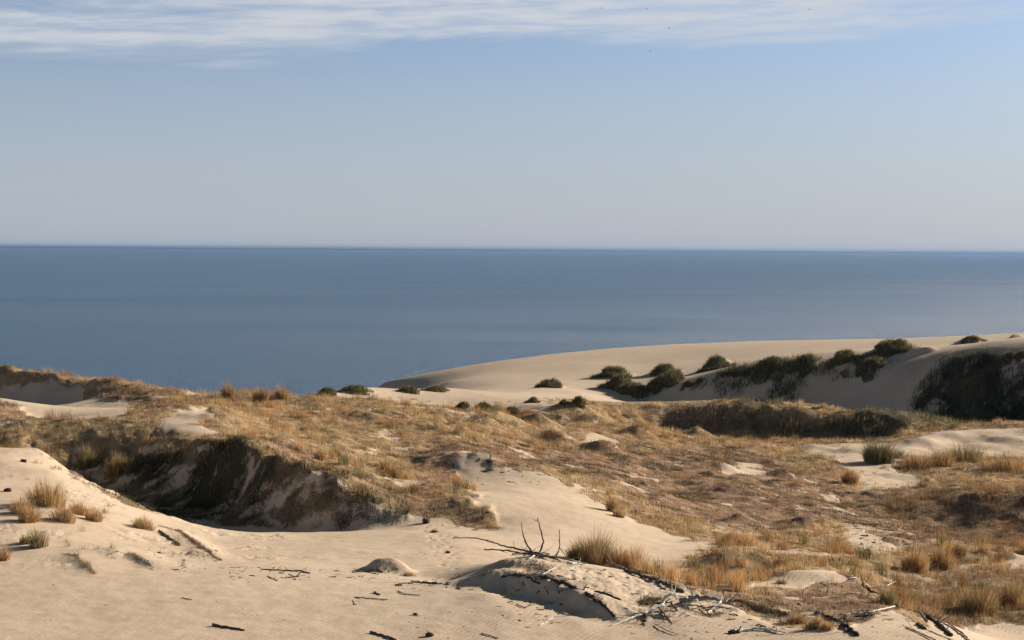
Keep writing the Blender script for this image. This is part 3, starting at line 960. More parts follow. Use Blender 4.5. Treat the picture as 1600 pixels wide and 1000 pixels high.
def build_cover():
    rng = RNG
    dry, heath, green = [], [], []

    def plants(x, y):
        return np.clip(1 - in_mask(SAND, x, y) - 0.9 * in_mask(PATCH, x, y), 0, 1)

    # dry grass in drifts
    for d0, d1, dens, per, seg in ((52, 95, 6.0, 10, 2), (95, 140, 4.2, 10, 1), (140, 206, 2.4, 9, 1)):
        x, y = tuft_points(dens, d0, d1)
        v = plants(x, y)
        he = in_mask(HEATH, x, y) * (1 - 0.75 * in_mask(BROWN, x, y))
        sc = in_mask(SCRUB, x, y)
        drift = fbm(x, y, 6.0, 3, 0.55, 101)
        p = v ** 1.3 * sstep(drift + 0.35 - 0.45 * he, -0.25, 0.35) * (0.72 - 0.42 * he) * (1 - sc)
        k = rng.random(len(x)) < p
        x, y, he, drift = x[k], y[k], he[k], drift[k]
        L_ = (0.30 + 0.34 * np.clip(drift + 0.3, 0, 1)) * rng.uniform(0.6, 1.3, len(x)) * (1 - 0.4 * he)
        t = pick(GOLD, len(x), rng)
        ol = sstep(fbm(x, y, 9.0, 3, 0.5, 111), 0.05, 0.35) * 0.7 * sstep(y, 60, 150)
        kk = rng.random(len(x)) < ol
        t[kk] = pick(OLIVE, kk.sum(), rng)
        dry.append(field('dry', x, y, per, L_, 0.40, 0.016, t, None, None, seg))
    # thin scattered tufts on open sand
    x, y = tuft_points(1.6, 55, 235)
    k = rng.random(len(x)) < in_mask(SPARSE, x, y) * 0.85 * sstep(fbm(x, y, 3.5, 3, 0.6, 241), 0.0, 0.30)
    x, y = x[k], y[k]
    t = pick(GOLD, len(x), rng)
    kk = rng.random(len(x)) < 0.5
    t[kk] = pick(OLIVE, kk.sum(), rng)
    dry.append(field('dry', x, y, 16, rng.uniform(0.15, 0.45, len(x)), 0.5, 0.016, t, None, None, 1, 0.09))
    # fuller tussocks among it
    for d0, d1, dens, per, seg in ((54, 95, 0.40, 90, 2), (95, 206, 0.15, 70, 1)):
        x, y = tuft_points(dens, d0, d1)
        he = in_mask(HEATH, x, y) * (1 - 0.8 * in_mask(BROWN, x, y))
        p = plants(x, y) * (1 - 0.85 * he) * (1 - in_mask(SCRUB, x, y)) * sstep(fbm(x, y, 12.0, 2, 0.5, 106), -0.3, 0.3)
        k = rng.random(len(x)) < p
        x, y = x[k], y[k]
        t = pick(GOLD, len(x), rng, 0.1)
        kk = rng.random(len(x)) < 0.22
        t[kk] = pick(OLIVE, kk.sum(), rng)
        dry.append(field('dry', x, y, per, rng.uniform(0.5, 0.95, len(x)), 0.38, 0.016, t, None, None, seg, 0.17))
    # low brown mats
    for d0, d1, dens, per, seg in ((47, 90, 12.0, 12, 1), (90, 150, 8.0, 11, 1), (150, 206, 5.0, 10, 1)):
        x, y = tuft_points(dens, d0, d1)
        he = in_mask(HEATH, x, y)
        cl_ = fbm(x, y, 2.6, 4, 0.6, 121)
        p = plants(x, y) * (0.5 + 0.5 * he) * sstep(cl_, -0.35, 0.10)
        k = rng.random(len(x)) < p
        x, y, cl_ = x[k], y[k], cl_[k]
        t = pick(MAUVE, len(x), rng)
        gk = rng.random(len(x)) < 0.35
        t[gk] = pick(GOLD, gk.sum(), rng)
        dk = rng.random(len(x)) < sstep(fbm(x, y, 3.2, 3, 0.55, 131), 0.10, 0.30) * 0.75
        t[dk] = pick(DARK, dk.sum(), rng) * 1.5
        L_ = (0.13 + 0.12 * rng.random(len(x))) * (1 + 0.5 * dk) * (1 + 0.6 * sstep(y, 90, 150)) * (1 + 0.5 * in_mask(BROWN, x, y))
        heath.append(field('heath', x, y, per, L_, 0.75, 0.022, t, None, None, seg, 0.16))
    # dark cushions standing out of the mats
    x, y = tuft_points(0.13, 60, 200)
    p = plants(x, y) * (0.25 + 0.75 * in_mask(HEATH, x, y))
    k = rng.random(len(x)) < p
    x, y = x[k], y[k]
    for i in range(len(x)):
        n_ = 150
        R_ = rng.uniform(0.25, 0.85); st = rng.uniform(1.0, 2.0)
        r = np.sqrt(rng.random(n_)); a = rng.uniform(0, 2 * math.pi, n_)
        bx = x[i] + np.cos(a) * r * R_ * st; by = y[i] + np.sin(a) * r * R_
        b = np.stack([bx, by, ground(bx, by) - 0.02], 1)
        L_ = rng.uniform(0.6, 1.1, n_) * (0.18 + 0.30 * R_) * (1 - 0.6 * r * r)
        pal = (MAUVE * 0.7, DARK * 1.5, OLIVE * 0.7)[rng.integers(0, 3)]
        heath.append(blade_arrays(b, a + rng.normal(0, 0.8, n_), L_, 0.2 + 0.6 * r, np.full(n_, max(0.03, y[i] * 0.0003)), pick(pal, n_, rng), rng, 1))
    # weeds on the shaded cliff
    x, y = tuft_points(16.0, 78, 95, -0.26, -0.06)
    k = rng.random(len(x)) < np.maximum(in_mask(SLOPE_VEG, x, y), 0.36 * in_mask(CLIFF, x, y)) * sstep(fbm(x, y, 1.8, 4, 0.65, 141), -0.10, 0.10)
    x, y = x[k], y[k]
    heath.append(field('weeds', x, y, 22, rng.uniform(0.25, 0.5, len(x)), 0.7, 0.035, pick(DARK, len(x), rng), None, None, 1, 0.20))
    # dark scrub on the slip face and in the hollow before it
    x, y = tuft_points(4.0, 180, 268, 0.05, 0.42)
    k = rng.random(len(x)) < in_mask(SCRUB, x, y) * sstep(in_mask(SCRUB_N, x, y), -0.22, 0.12) * (0.45 + 0.55 * sstep(y, 206, 212))
    x, y = x[k], y[k]
    tt = pick(GREEN, len(x), rng)
    dk = rng.random(len(x)) < sstep(fbm(x, y, 5.0, 3, 0.6, 161), -0.2, 0.2)
    tt[dk] = pick(DARK, dk.sum(), rng)
    nk = (y < 208) & (rng.random(len(x)) < 0.6)
    tt[nk] = pick(OLIVE, nk.sum(), rng)
    green.append(field('scrub', x, y, 16, rng.uniform(0.6, 1.3, len(x)), 0.6, 0.08, tt, None, None, 1, 0.22))
    for nm, parts, mat, lab, cat in (
            ('dry_grass', dry, MAT_DRY, 'golden dry grass covering the dune tops and the valley', 'grass'),
            ('ground_cover', heath, MAT_HEATH, 'low brown and mauve matted ground cover on the dunes', 'ground cover'),
            ('dune_scrub', green, MAT_GREEN, 'dark green scrub covering the shaded slope of the far dune', 'scrub')):
        v, f, s_, t = merge(parts)
        print(nm, 'faces', len(s_))
        o = link(nm, np_mesh(nm, v, f, s_, t, False), mat)
        tag(o, lab, cat, kind='stuff')


build_cover()


def tuft_mesh(cx, cy, R, H, n_, pal, rng, lean=0.45, width=0.016, ry=None, flat=0.35):
    """one clump of grass standing on the ground round (cx, cy)"""
    ry = R if ry is None else ry
    r = np.sqrt(rng.random(n_)) * 0.75
    a = rng.uniform(0, 2 * math.pi, n_)
    wob = 1 + 0.25 * np.sin(a * 3 + rng.uniform(0, 6)) + 0.15 * np.sin(a * 5 + rng.uniform(0, 6))
    bx = cx + np.cos(a) * r * R * wob; by = cy + np.sin(a) * r * ry * wob
    bz = ground(bx, by) - 0.03
    az = a + rng.normal(0, 0.7, n_)
    clump = fbm(bx, by, max(R, 0.2) * 0.55, 3, 0.6, int(rng.integers(0, 9999))) * 1.6
    L_ = H * rng.uniform(0.55, 1.12, n_) * (1 - flat * (r / 0.75) ** 2) * (1 + 0.45 * clump)
    le = np.clip(0.08 + lean * r / 0.75 * rng.uniform(0.5, 1.4, n_) + rng.normal(0, 0.10, n_), 0, 0.93)
    t = pick(pal, n_, rng)
    w = width * rng.uniform(0.6, 1.3, n_)
    v, f, s_, tt = blade_arrays(np.stack([bx, by, bz], 1), az, L_, le, w, t, rng, 2)
    z0 = float(ground(cx, cy))
    v = v - np.array([cx, cy, z0])
    return np_mesh('grass_tuft', v, f, s_, tt, False), (cx, cy, z0)


def make_tuft(px, py, w, h, pal, label, mat, group, name='grass_tuft', cat='grass tuft', n_=None, lean=0.45, seed=0, bw=None):
    rng = np.random.default_rng(1000 + int(px * 7 + py * 13) + seed)
    c = hit(px, py)
    m = c[1] / FPX
    R = w * m * 0.58; H = h * m * 1.12
    cnt = n_ or int(np.clip(520 * R / 0.5, 200, 2200))
    width = bw or max(0.014, c[1] * 0.00022)
    if px > 1380 and py < 765:
        R *= 1.35; cnt = int(cnt * 0.5); lean = 0.65
    me, loc = tuft_mesh(c[0], c[1] + R * 0.3, R, H, cnt, pal, rng, lean, width)
    o = link(name, me, mat)
    o.location = loc
    tag(o, label, cat, group)
    return o


# marram clumps of the far dune
for i, (px, py, w, h, lab) in enumerate(BUSHES):
    rng = np.random.default_rng(50 + i)
    c = hit(px, py)
    m = c[1] / FPX
    R = w * m * 0.62; H = min(h * m * 0.55, 1.1)
    pal = np.concatenate([GREEN, GREEN, DARK[:2], OLIVE]) if i not in (1, 3, 19, 21, 28) else np.concatenate([GREEN, OLIVE])
    me, loc = tuft_mesh(c[0], c[1] + R * 0.25, R, H, int(np.clip(700 * R / 1.5, 400, 2600)), pal, rng, 0.6, 0.085, R * 0.75, 0.25)
    me.name = 'marram_clump'
    o = link('marram_clump', me, MAT_GREEN)
    o.location = loc
    tag(o, lab, 'marram clump', 'marram clumps on the far dunes')

DRYMIX = np.concatenate([GOLD, GOLD, OLIVE[:2]])
GRN = np.concatenate([OLIVE, OLIVE, GREEN, GOLD[:2]])
TUFTS = [
    # photo x, foot y, width, height, palette, label
    (72, 790, 58, 44, DRYMIX, 'biggest golden tuft on the left sand ridge, full and round'),
    (44, 816, 32, 34, DRYMIX, 'brownish golden tuft in front of the biggest one on the left ridge'),
    (30, 803, 30, 26, DRYMIX, 'pale thin tuft at the left of the biggest tuft, by the photo edge'),
    (98, 815, 36, 26, DRYMIX, 'golden tuft between the biggest left tuft and a low one to its right'),
    (124, 804, 34, 22, GOLD, 'short pale golden tuft at the back of the left ridge group'),
    (147, 814, 28, 20, DRYMIX, 'low tuft with dark base at the right end of the left ridge group'),
    (57, 856, 26, 32, GRN, 'upright greenish tuft alone on sand below the golden left group'),
    (38, 850, 18, 16, GRN, 'small greenish tuft leaning beside the upright greenish one'),
    (5, 876, 16, 28, DRYMIX, 'slim straw tuft at the left photo edge on lit sand'),
    (222, 826, 34, 20, DRYMIX, 'low golden tuft alone at the sunlit edge of the big shadow'),
    (134, 732, 24, 36, GRN, 'tall green tuft standing in the shade at the left'),
    (178, 742, 28, 28, DRYMIX, 'fan shaped golden tuft in the shade right of a tall green tuft'),
    (200, 738, 16, 24, GRN, 'narrow olive tuft touching the fan shaped golden tuft'),
    (930, 878, 70, 46, np.concatenate([GOLD, OLIVE, MAUVE]), 'large brown and gold grass clump just right of the upright dead stems'),
    (982, 888, 60, 38, GOLD, 'bright orange gold grass clump joined to the right of a browner clump'),
    (900, 874, 32, 22, GRN, 'short olive tuft in the shade at the left of the large brown clump'),
    (958, 800, 18, 30, DRYMIX, 'golden tuft alone on the lit sand slope'),
    (968, 808, 18, 14, GOLD, 'small pale tuft at the lower right of the tuft on the lit slope'),
    (356, 622, 16, 26, DRYMIX, 'tall tuft sticking up on the skyline of the hill, left of a pair'),
    (440, 624, 18, 22, DRYMIX, 'tuft on the hill skyline right of two others, against the water'),
    (408, 626, 24, 18, DRYMIX, 'broad tuft on the hill skyline between two narrower tufts'),
    (500, 718, 16, 20, GOLD, 'thin tuft alone on the brown hill above the shaded cliff'),
    (1372, 724, 46, 36, np.concatenate([GREEN, OLIVE]), 'spiky grey green bush with long shadow on the pale sand patch'),
    (1404, 716, 24, 14, np.concatenate([GREEN, OLIVE]), 'low green tuft right behind the spiky grey green bush'),
    (1438, 730, 40, 24, DRYMIX, 'olive tuft at the left edge of the grasses on the pale sand patch'),
    (1470, 728, 44, 24, DRYMIX, 'yellowish tuft in the middle of the grasses on the pale sand patch'),
    (1506, 722, 56, 26, np.concatenate([GREEN, OLIVE, GOLD[:3]]), 'widest green tuft of the grasses on the pale sand patch'),
    (1578, 738, 56, 28, DRYMIX, 'rounded olive tuft near the right edge beside the pale sand patch'),
    (1443, 762, 12, 18, MAUVE, 'small dark tuft at the lower edge of the pale sand patch'),
    (1330, 756, 24, 22, DRYMIX, 'straw tuft at the left shore of the pale sand patch'),
    (1246, 974, 34, 18, np.concatenate([GOLD, MAUVE]), 'round rusty tuft at the bottom left of a pair on the near mound'),
    (1274, 982, 28, 20, np.concatenate([GOLD, MAUVE]), 'rusty tuft with dark left side, in the middle of three on the near mound'),
    (1294, 984, 22, 14, GOLD, 'small golden tuft at the right of three on the near mound'),
    (1221, 912, 18, 10, np.concatenate([GOLD, MAUVE]), 'tiny orange tuft casting a shadow on the sandy top of the mound'),
    (1388, 945, 30, 30, GRN, 'dark green tuft in the hollow just behind the right mound edge'),
    (1432, 893, 40, 40, DRYMIX, 'tall straw tuft in the valley below the dark hollow'),
    (1475, 888, 40, 36, DRYMIX, 'dense tawny tuft right of the tall straw tuft in the valley'),
    (1530, 955, 60, 44, np.concatenate([GOLD, OLIVE]), 'large brown tuft over dark shade near the bottom right corner'),
    (1585, 945, 50, 44, np.concatenate([GOLD, OLIVE]), 'tall brown tuft at the right edge in the lower valley'),
    (665, 818, 9, 14, DARK, 'tiny dark plant alone on the basin sand at the foot of the hill'),
    (678, 832, 12, 6, DARK, 'low dark weed on the basin sand beside the footprints'),
    (640, 900, 22, 8, DRYMIX, 'yellow straw tuft at the right foot of the small round hummock'),
]
for t_ in TUFTS:
    px, py, w, h, pal, lab = t_
    mat = MAT_DRY if pal is DRYMIX or pal is GOLD else MAT_GREEN
    make_tuft(px, py, w, h, pal, lab, mat, 'grass tufts standing apart on the dunes')



def crust(path, width, height, pal, label, mat=MAT_HEATH, per_m=220):
    """a strip of roots and short dead growth along photo points"""
    rng = np.random.default_rng(900 + int(path[0][0]))
    pp = np.array([hit(*p) for p in path])
    seg = np.linalg.norm(np.diff(pp[:, :2], axis=0), axis=1)
    L = np.concatenate([[0], np.cumsum(seg)])
    n_ = int(L[-1] * per_m)
    t = np.sort(rng.uniform(0, L[-1], n_))
    cx = np.interp(t, L, pp[:, 0]); cy = np.interp(t, L, pp[:, 1])
    thick = np.clip(0.55 + 1.3 * fbm(cx, cy, 0.9, 3, 0.6, 221), 0.08, 1.3) * np.sin(np.clip(t / L[-1], 0.03, 0.97) * math.pi) ** 0.4
    bx = cx + rng.normal(0, width, n_) * thick; by = cy + rng.normal(0, width * 1.2, n_) * thick
    bz = ground(bx, by) - 0.02
    v, f, s_, tt = blade_arrays(np.stack([bx, by, bz], 1), rng.uniform(0, 6.28, n_), height * 0.7 * rng.uniform(0.3, 1.3, n_) * (0.4 + 0.6 * thick), rng.uniform(0.3, 0.95, n_), 0.022 * rng.uniform(0.6, 1.4, n_), pick(pal, n_, rng), rng, 1)
    o = pp.mean(0)
    ob = link('root_mat', np_mesh('root_mat', v - o, f, s_, tt, False), mat)
    ob.location = o
    tag(ob, label, 'root mat', 'strips of dead roots and turf on sand crests')


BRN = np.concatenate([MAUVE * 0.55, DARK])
crust([(250, 822), (275, 829), (296, 842), (316, 857), (334, 870), (346, 876)], 0.10, 0.30, np.concatenate([BRN, MAUVE]), 'dark brown strip of roots and grass along the crest of the little sand spur')
crust([(98, 865), (118, 868), (132, 882), (148, 897)], 0.09, 0.26, np.concatenate([MAUVE, OLIVE]), 'thin brown strip of grass bending down the smooth sand at the left')
crust([(166, 868), (185, 862), (206, 865), (226, 877), (240, 888)], 0.07, 0.16, BRN, 'dark crescent of roots on the low crest between the left strip and the spur')
crust([(570, 894), (586, 880), (604, 873), (621, 877), (640, 893)], 0.09, 0.14, np.concatenate([BRN, MAUVE]), 'dark turf rim arching over the small round hummock in the basin')

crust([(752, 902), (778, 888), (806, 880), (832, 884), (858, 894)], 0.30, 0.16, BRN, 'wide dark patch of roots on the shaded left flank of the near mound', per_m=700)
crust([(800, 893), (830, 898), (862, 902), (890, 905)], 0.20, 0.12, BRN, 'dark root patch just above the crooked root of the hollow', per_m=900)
crust([(1002, 944), (1016, 938), (1032, 936)], 0.18, 0.30, np.concatenate([MAUVE, OLIVE]), 'brown dead grass caught inside the left half of the tangle', per_m=1000)
crust([(1068, 950), (1090, 957), (1112, 962), (1130, 958)], 0.20, 0.16, np.concatenate([MAUVE, OLIVE]), 'reddish dead grass under the right half of the tangle', per_m=900)
crust([(1150, 938), (1178, 948), (1206, 955), (1230, 960)], 0.20, 0.28, np.concatenate([MAUVE, BRN]), 'mauve dead growth along the edge of plants right of the tangle', per_m=900)

# ------------------------------------------------------------------ dead wood
def tube(path, radii, rng, sides=7, knobs=0.18):
    path = np.array(path, float)
    radii = np.array(radii, float)
    # resample with a little crookedness
    out, rad = [], []
    for a in range(len(path) - 1):
        L_ = np.linalg.norm(path[a + 1] - path[a])
        k = max(2, int(L_ / 0.09))
        for i in range(k):
            f = i / k
            out.append(path[a] * (1 - f) + path[a + 1] * f); rad.append(radii[a] * (1 - f) + radii[a + 1] * f)
    out.append(path[-1]); rad.append(radii[-1])
    out = np.array(out); rad = np.array(rad)
    for _ in range(2):
        out[1:-1] = out[1:-1] * 0.5 + (out[:-2] + out[2:]) * 0.25
    jit = rng.normal(0, 1, out.shape) * rad[:, None] * 0.35
    out += jit
    m = len(out)
    tang = np.gradient(out, axis=0)
    tang /= np.linalg.norm(tang, axis=1)[:, None] + 1e-9
    ref = np.where(np.abs(tang[:, 2:3]) > 0.9, np.array([[1.0, 0, 0]]), np.array([[0, 0, 1.0]]))
    u = np.cross(tang, ref); u /= np.linalg.norm(u, axis=1)[:, None] + 1e-9
    w = np.cross(tang, u)
    ang = np.arange(sides) * 2 * math.pi / sides
    rr = rad[:, None] * (1 + knobs * rng.normal(0, 1, (m, sides)).clip(-1.5, 1.5) * 0.6)
    ring = out[:, None] + rr[..., None] * (np.cos(ang)[None, :, None] * u[:, None] + np.sin(ang)[None, :, None] * w[:, None])
    verts = ring.reshape(-1, 3)
    i = np.arange(m * sides).reshape(m, sides)
    j = np.roll(i, -1, 1)
    q = np.stack([i[:-1], j[:-1], j[1:], i[1:]], -1).reshape(-1)
    sz = [4] * ((m - 1) * sides)
    caps = np.concatenate([i[0][::-1], i[-1]])
    return verts, np.concatenate([q, caps]), np.array(sz + [sides, sides], np.int32)


def wood_path(pp, lifts=None, d=None):
    out = []
    for k, (px, py) in enumerate(pp):
        if d is not None:
            dd = d if not isinstance(d, (list, tuple)) else d[k]
            out.append(at(px, py, dd))
        else:
            h = hit(px, py)
            out.append(h)
    if lifts is not None:
        for k, l in enumerate(lifts):
            out[k] = out[k] + np.array([0, 0, l])
    return np.array(out)


def wood(name, pp, r0, r1, mat, label, cat='branch', d=None, lift=0.0, twigs=0, group='dead branches lying on the sand', seed=0, twig_len=0.35, twig_up=0.5, twig_mat=None):
    rng = np.random.default_rng(300 + int(pp[0][0] * 3 + pp[0][1] * 5) + seed)
    path = wood_path(pp, None, d)
    path[:, 2] += lift
    nn = len(path)
    radii = np.linspace(r0, r1, nn) * (1.2 if group == TANG else 1.0)
    org = path[0].copy()
    v, f, s_ = tube(path - org, radii, rng)
    root = link(name, np_mesh(name, v, f, s_), mat)
    root.location = org
    tag(root, label, cat, group)
    for k in range(twigs):
        g = rng.uniform(0.15, 0.95) * (nn - 1)
        i0 = min(int(g), nn - 2); ff = g - i0
        b0 = path[i0] * (1 - ff) + path[i0 + 1] * ff - org
        tg = path[i0 + 1] - path[i0]
        tg = tg / (np.linalg.norm(tg) + 1e-9)
        dv = rng.normal(0, 0.7, 3); dv[2] = abs(dv[2]) * twig_up + 0.1
        dv = dv + tg * 0.6
        dv /= np.linalg.norm(dv)
        L_ = twig_len * rng.uniform(0.5, 1.3)
        p1 = b0 + dv * L_ * 0.5 + rng.normal(0, 0.03, 3)
        p2 = b0 + dv * L_ + rng.normal(0, 0.06, 3)
        rr = max(0.010, (r0 + r1) * 0.22)
        tv, tf, ts = tube([b0, p1, p2], [rr, rr * 0.75, rr * 0.4], rng, 5)
        link('twig', np_mesh('twig', tv, tf, ts), twig_mat or mat, root)
    return root


PILE = 'branches of the brush heap on the mound'
TANG = 'bleached branches of the tangled dead tree'
wood('dead_branch', [(708, 840), (746, 841), (784, 852), (814, 859), (842, 864.5), (872, 875)], 0.015, 0.045, MAT_BROWN, 'long dark branch reaching out to the left from the brush heap', d=57.0, twigs=3, group=PILE)
wood('dead_branch', [(757, 858.5), (790, 860), (820, 865), (846, 869)], 0.022, 0.035, MAT_BROWN, 'shorter straight branch under the long one at the left of the brush heap', d=56.8, twigs=8, group=PILE, twig_len=0.5)
wood('upright_branch', [(832, 864), (821.5, 848), (816, 833), (815, 816.5)], 0.035, 0.012, MAT_BROWN, 'upright curved dead stem, leftmost of three rising from the brush heap', 'branch', d=57.0, group=PILE)
wood('upright_branch', [(842, 866), (844, 860), (850, 852), (845, 830), (840, 809)], 0.05, 0.015, MAT_BROWN, 'tallest upright dead stem, the middle of three at the brush heap', 'branch', d=57.1, twigs=2, group=PILE, twig_len=0.25)
s5 = wood('upright_branch', [(869, 869), (875, 856), (874, 845), (874.5, 828)], 0.025, 0.013, MAT_BROWN, 'forked dead stem, rightmost of three upright ones at the brush heap', 'branch', d=56.9, twigs=2, group=PILE, twig_len=0.3)
rng_ = np.random.default_rng(5)
fk = wood_path([(875, 856), (881, 864), (887, 876)], None, 56.9) - np.array(s5.location)
tv, tf, ts = tube(fk, [0.018, 0.016, 0.012], rng_, 5)
link('fork', np_mesh('fork', tv, tf, ts), MAT_BROWN, s5)
wood('dead_branch', [(834, 868), (827.5, 873.5), (818.5, 883)], 0.035, 0.02, MAT_BLEACHED, 'short pale forked root hanging down the front of the brush heap', d=[56.6, 56.2, 55.5], twigs=2, group=PILE, twig_mat=MAT_BLEACHED)
wood('dead_branch', [(842, 869), (870, 873), (898, 879)], 0.04, 0.022, MAT_GREY, 'grey branch lying along the mound crest below the upright stems', lift=0.05, twigs=3, group=PILE)
wood('dead_branch', [(800, 868), (826, 866), (850, 871), (872, 877)], 0.03, 0.02, MAT_PEAT, 'dark twiggy branch in the middle of the brush heap', lift=0.06, twigs=14, group=PILE, twig_len=0.6, twig_up=0.4)
wood('dead_branch', [(858, 870), (848, 867), (835, 868)], 0.03, 0.02, MAT_BLEACHED, 'pale short branch crossing the middle of the brush heap', lift=0.10, twigs=3, group=PILE)
wood('upright_branch', [(957, 880), (954, 871), (943, 861), (927, 855)], 0.02, 0.008, MAT_GREY, 'thin bowed pale stem arching in front of the large grass clump', 'branch', d=55.0)
wood('dead_branch', [(945, 878), (980, 894), (1025, 909), (1066, 926)], 0.035, 0.07, MAT_BROWN, 'long straight dark branch lying along the mound edge below the grass clump', lift=0.05, twigs=3)
wood('rooty_log', [(846, 903), (868, 908), (895, 918), (919, 930), (942, 946), (961, 964)], 0.08, 0.05, MAT_PEAT, 'black rooty log forming the lip above the dark hollow', 'log', lift=0.02, twigs=8, group='dark logs on the sand', twig_len=0.22)
wood('rooty_log', [(783, 902), (805, 898), (828, 903), (852, 918)], 0.06, 0.04, MAT_PEAT, 'dark crooked root over the left part of the hollow', 'log', lift=0.0, twigs=3, group='dark logs on the sand', twig_len=0.2)
wood('dead_branch', [(863, 908), (882, 908), (901, 905)], 0.03, 0.03, MAT_GREY, 'short grey stick just above the black rooty log', lift=0.03)
wood('dead_branch', [(930, 924), (948, 929), (970, 938)], 0.05, 0.035, MAT_BROWN, 'half buried brown branch on the sandy mound face', lift=0.01, twigs=2)
wood('dead_branch', [(892, 882), (905, 880), (916, 883)], 0.03, 0.015, MAT_BLEACHED, 'small white curled branch on the mound left of the long dark branch', lift=0.04, twigs=3)
wood('dead_branch', [(846, 900), (858, 893), (868, 888)], 0.02, 0.012, MAT_BLEACHED, 'small white stick slanting on the shaded side of the mound', lift=0.03, twigs=2)
# the tangle
wood('dead_branch', [(952, 979), (985, 966), (1012, 956), (1036, 944)], 0.022, 0.05, MAT_BLEACHED, 'long white pole at the left of the tangle, its tip on the sand', d=[47.9, 48.6, 49.2, 49.6], twigs=2, group=TANG)
wood('dead_branch', [(1036, 946), (1039, 932), (1047, 929), (1056, 928), (1074, 934.5)], 0.05, 0.028, MAT_BLEACHED, 'whitest bent branch crowning the tangle', d=[49.6, 49.8, 49.9, 50.0, 50.2], twigs=5, group=TANG, twig_len=0.4)
wood('driftwood_log', [(1064, 940), (1085, 935), (1105, 932.5), (1126, 940), (1148, 946)], 0.10, 0.03, MAT_GREY, 'thick grey brown trunk lying at the back of the tangle', 'trunk', d=[50.4, 50.4, 50.5, 50.4, 50.3], twigs=7, group=TANG, twig_len=0.5)
wood('dead_branch', [(1066, 945), (1078, 942), (1088, 938)], 0.03, 0.03, MAT_BLEACHED, 'short white branch under the thick trunk', d=50.1, group=TANG)
wood('dead_branch', [(1075, 944), (1079.5, 961), (1085, 977), (1088.5, 987)], 0.028, 0.05, MAT_GREY, 'thickening branch standing steeply down from the trunk to a broad foot', d=[50.0, 49.4, 48.2, 47.3], twigs=4, group=TANG)
wood('dead_branch', [(1126, 940), (1112.5, 952), (1099, 962.5), (1087, 971)], 0.028, 0.02, MAT_BLEACHED, 'white branch slanting down to the left from the right end of the tangle', d=[50.2, 49.8, 49.2, 48.7], twigs=5, group=TANG)
wood('dead_branch', [(1048, 942), (1064.5, 962.5), (1075, 983)], 0.03, 0.028, MAT_BROWN, 'brown branch slanting down right through the middle of the tangle', d=[49.8, 49.0, 47.7], twigs=7, group=TANG)
wood('dead_branch', [(1054, 967), (1055.5, 979), (1066, 989), (1083, 1001)], 0.028, 0.035, MAT_GREY, 'grey branch curving out of the bottom of the tangle to the frame edge', d=[48.7, 47.8, 47.0, 46.2], twigs=5, group=TANG)
wood('dead_branch', [(1029, 950), (1045, 968), (1057, 991)], 0.025, 0.016, MAT_BROWN, 'thin brown branch dropping from the white pole into the sand', d=[49.4, 48.4, 46.9], twigs=4, group=TANG)
wood('dead_branch', [(1008, 955), (1010, 968), (1005, 980)], 0.035, 0.05, MAT_BROWN, 'stubby dark branch with a pale side propping up the white pole', d=[49.3, 48.6, 47.8], twigs=3, group=TANG)
wood('dead_branch', [(990, 949), (1003, 941), (1014, 929)], 0.03, 0.02, MAT_GREY, 'forked grey branch at the upper left of the tangle', d=[50.0, 50.3, 50.6], twigs=6, group=TANG)
wood('dead_branch', [(1024, 977), (1042, 987), (1060, 993)], 0.012, 0.008, MAT_BROWN, 'very thin twig lying flat below the tangle', lift=0.03, group=TANG)
wood('dead_branch', [(1114, 950), (1119, 960), (1120, 971)], 0.03, 0.02, MAT_GREY, 'short grey stub hanging under the right end of the tangle', d=[50.0, 49.5, 48.7], twigs=2, group=TANG)
wood('dead_branch', [(1000, 946), (1022, 946), (1042, 941)], 0.045, 0.03, MAT_PEAT, 'dark brushy branch filling the shade behind the white pole', d=[50.2, 50.3, 50.4], twigs=12, group=TANG, twig_len=0.45)
wood('dead_branch', [(1095, 937), (1120, 942), (1148, 944)], 0.022, 0.014, MAT_BLEACHED, 'thin white branch running along the top of the thick trunk', d=[50.6, 50.6, 50.5], twigs=3, group=TANG)
wood('dead_branch', [(1058, 934), (1052, 925), (1049, 916)], 0.022, 0.012, MAT_BLEACHED, 'white spike pointing straight up at the crown of the tangle', d=49.9, twigs=2, group=TANG, twig_len=0.25)
wood('dead_branch', [(1080, 951), (1064, 956), (1047, 951)], 0.02, 0.014, MAT_BLEACHED, 'white branch crossing the middle of the tangle level from left to right', d=[49.6, 49.5, 49.6], twigs=5, group=TANG)
wood('dead_branch', [(1080, 955), (1090, 968), (1102, 964), (1108, 956)], 0.018, 0.012, MAT_BLEACHED, 'curled white twig hooking upward in the right half of the tangle', d=[49.4, 48.9, 48.9, 49.3], twigs=4, group=TANG)
wood('dead_branch', [(1039, 946), (1034, 958), (1038, 972)], 0.022, 0.016, MAT_GREY, 'grey branch dropping steeply just right of the white pole', d=[49.5, 49.1, 48.2], twigs=4, group=TANG)
wood('dead_branch', [(1058, 972), (1067, 970), (1076, 976), (1080, 986)], 0.02, 0.014, MAT_BLEACHED, 'white loop of a branch low in the front of the tangle', d=[48.5, 48.6, 48.2, 47.6], twigs=4, group=TANG)
wood('dead_branch', [(1096, 946), (1106, 956), (1112, 968)], 0.022, 0.014, MAT_BROWN, 'dark slanting branch under the right end of the thick trunk', d=[50.0, 49.3, 48.6], twigs=6, group=TANG)
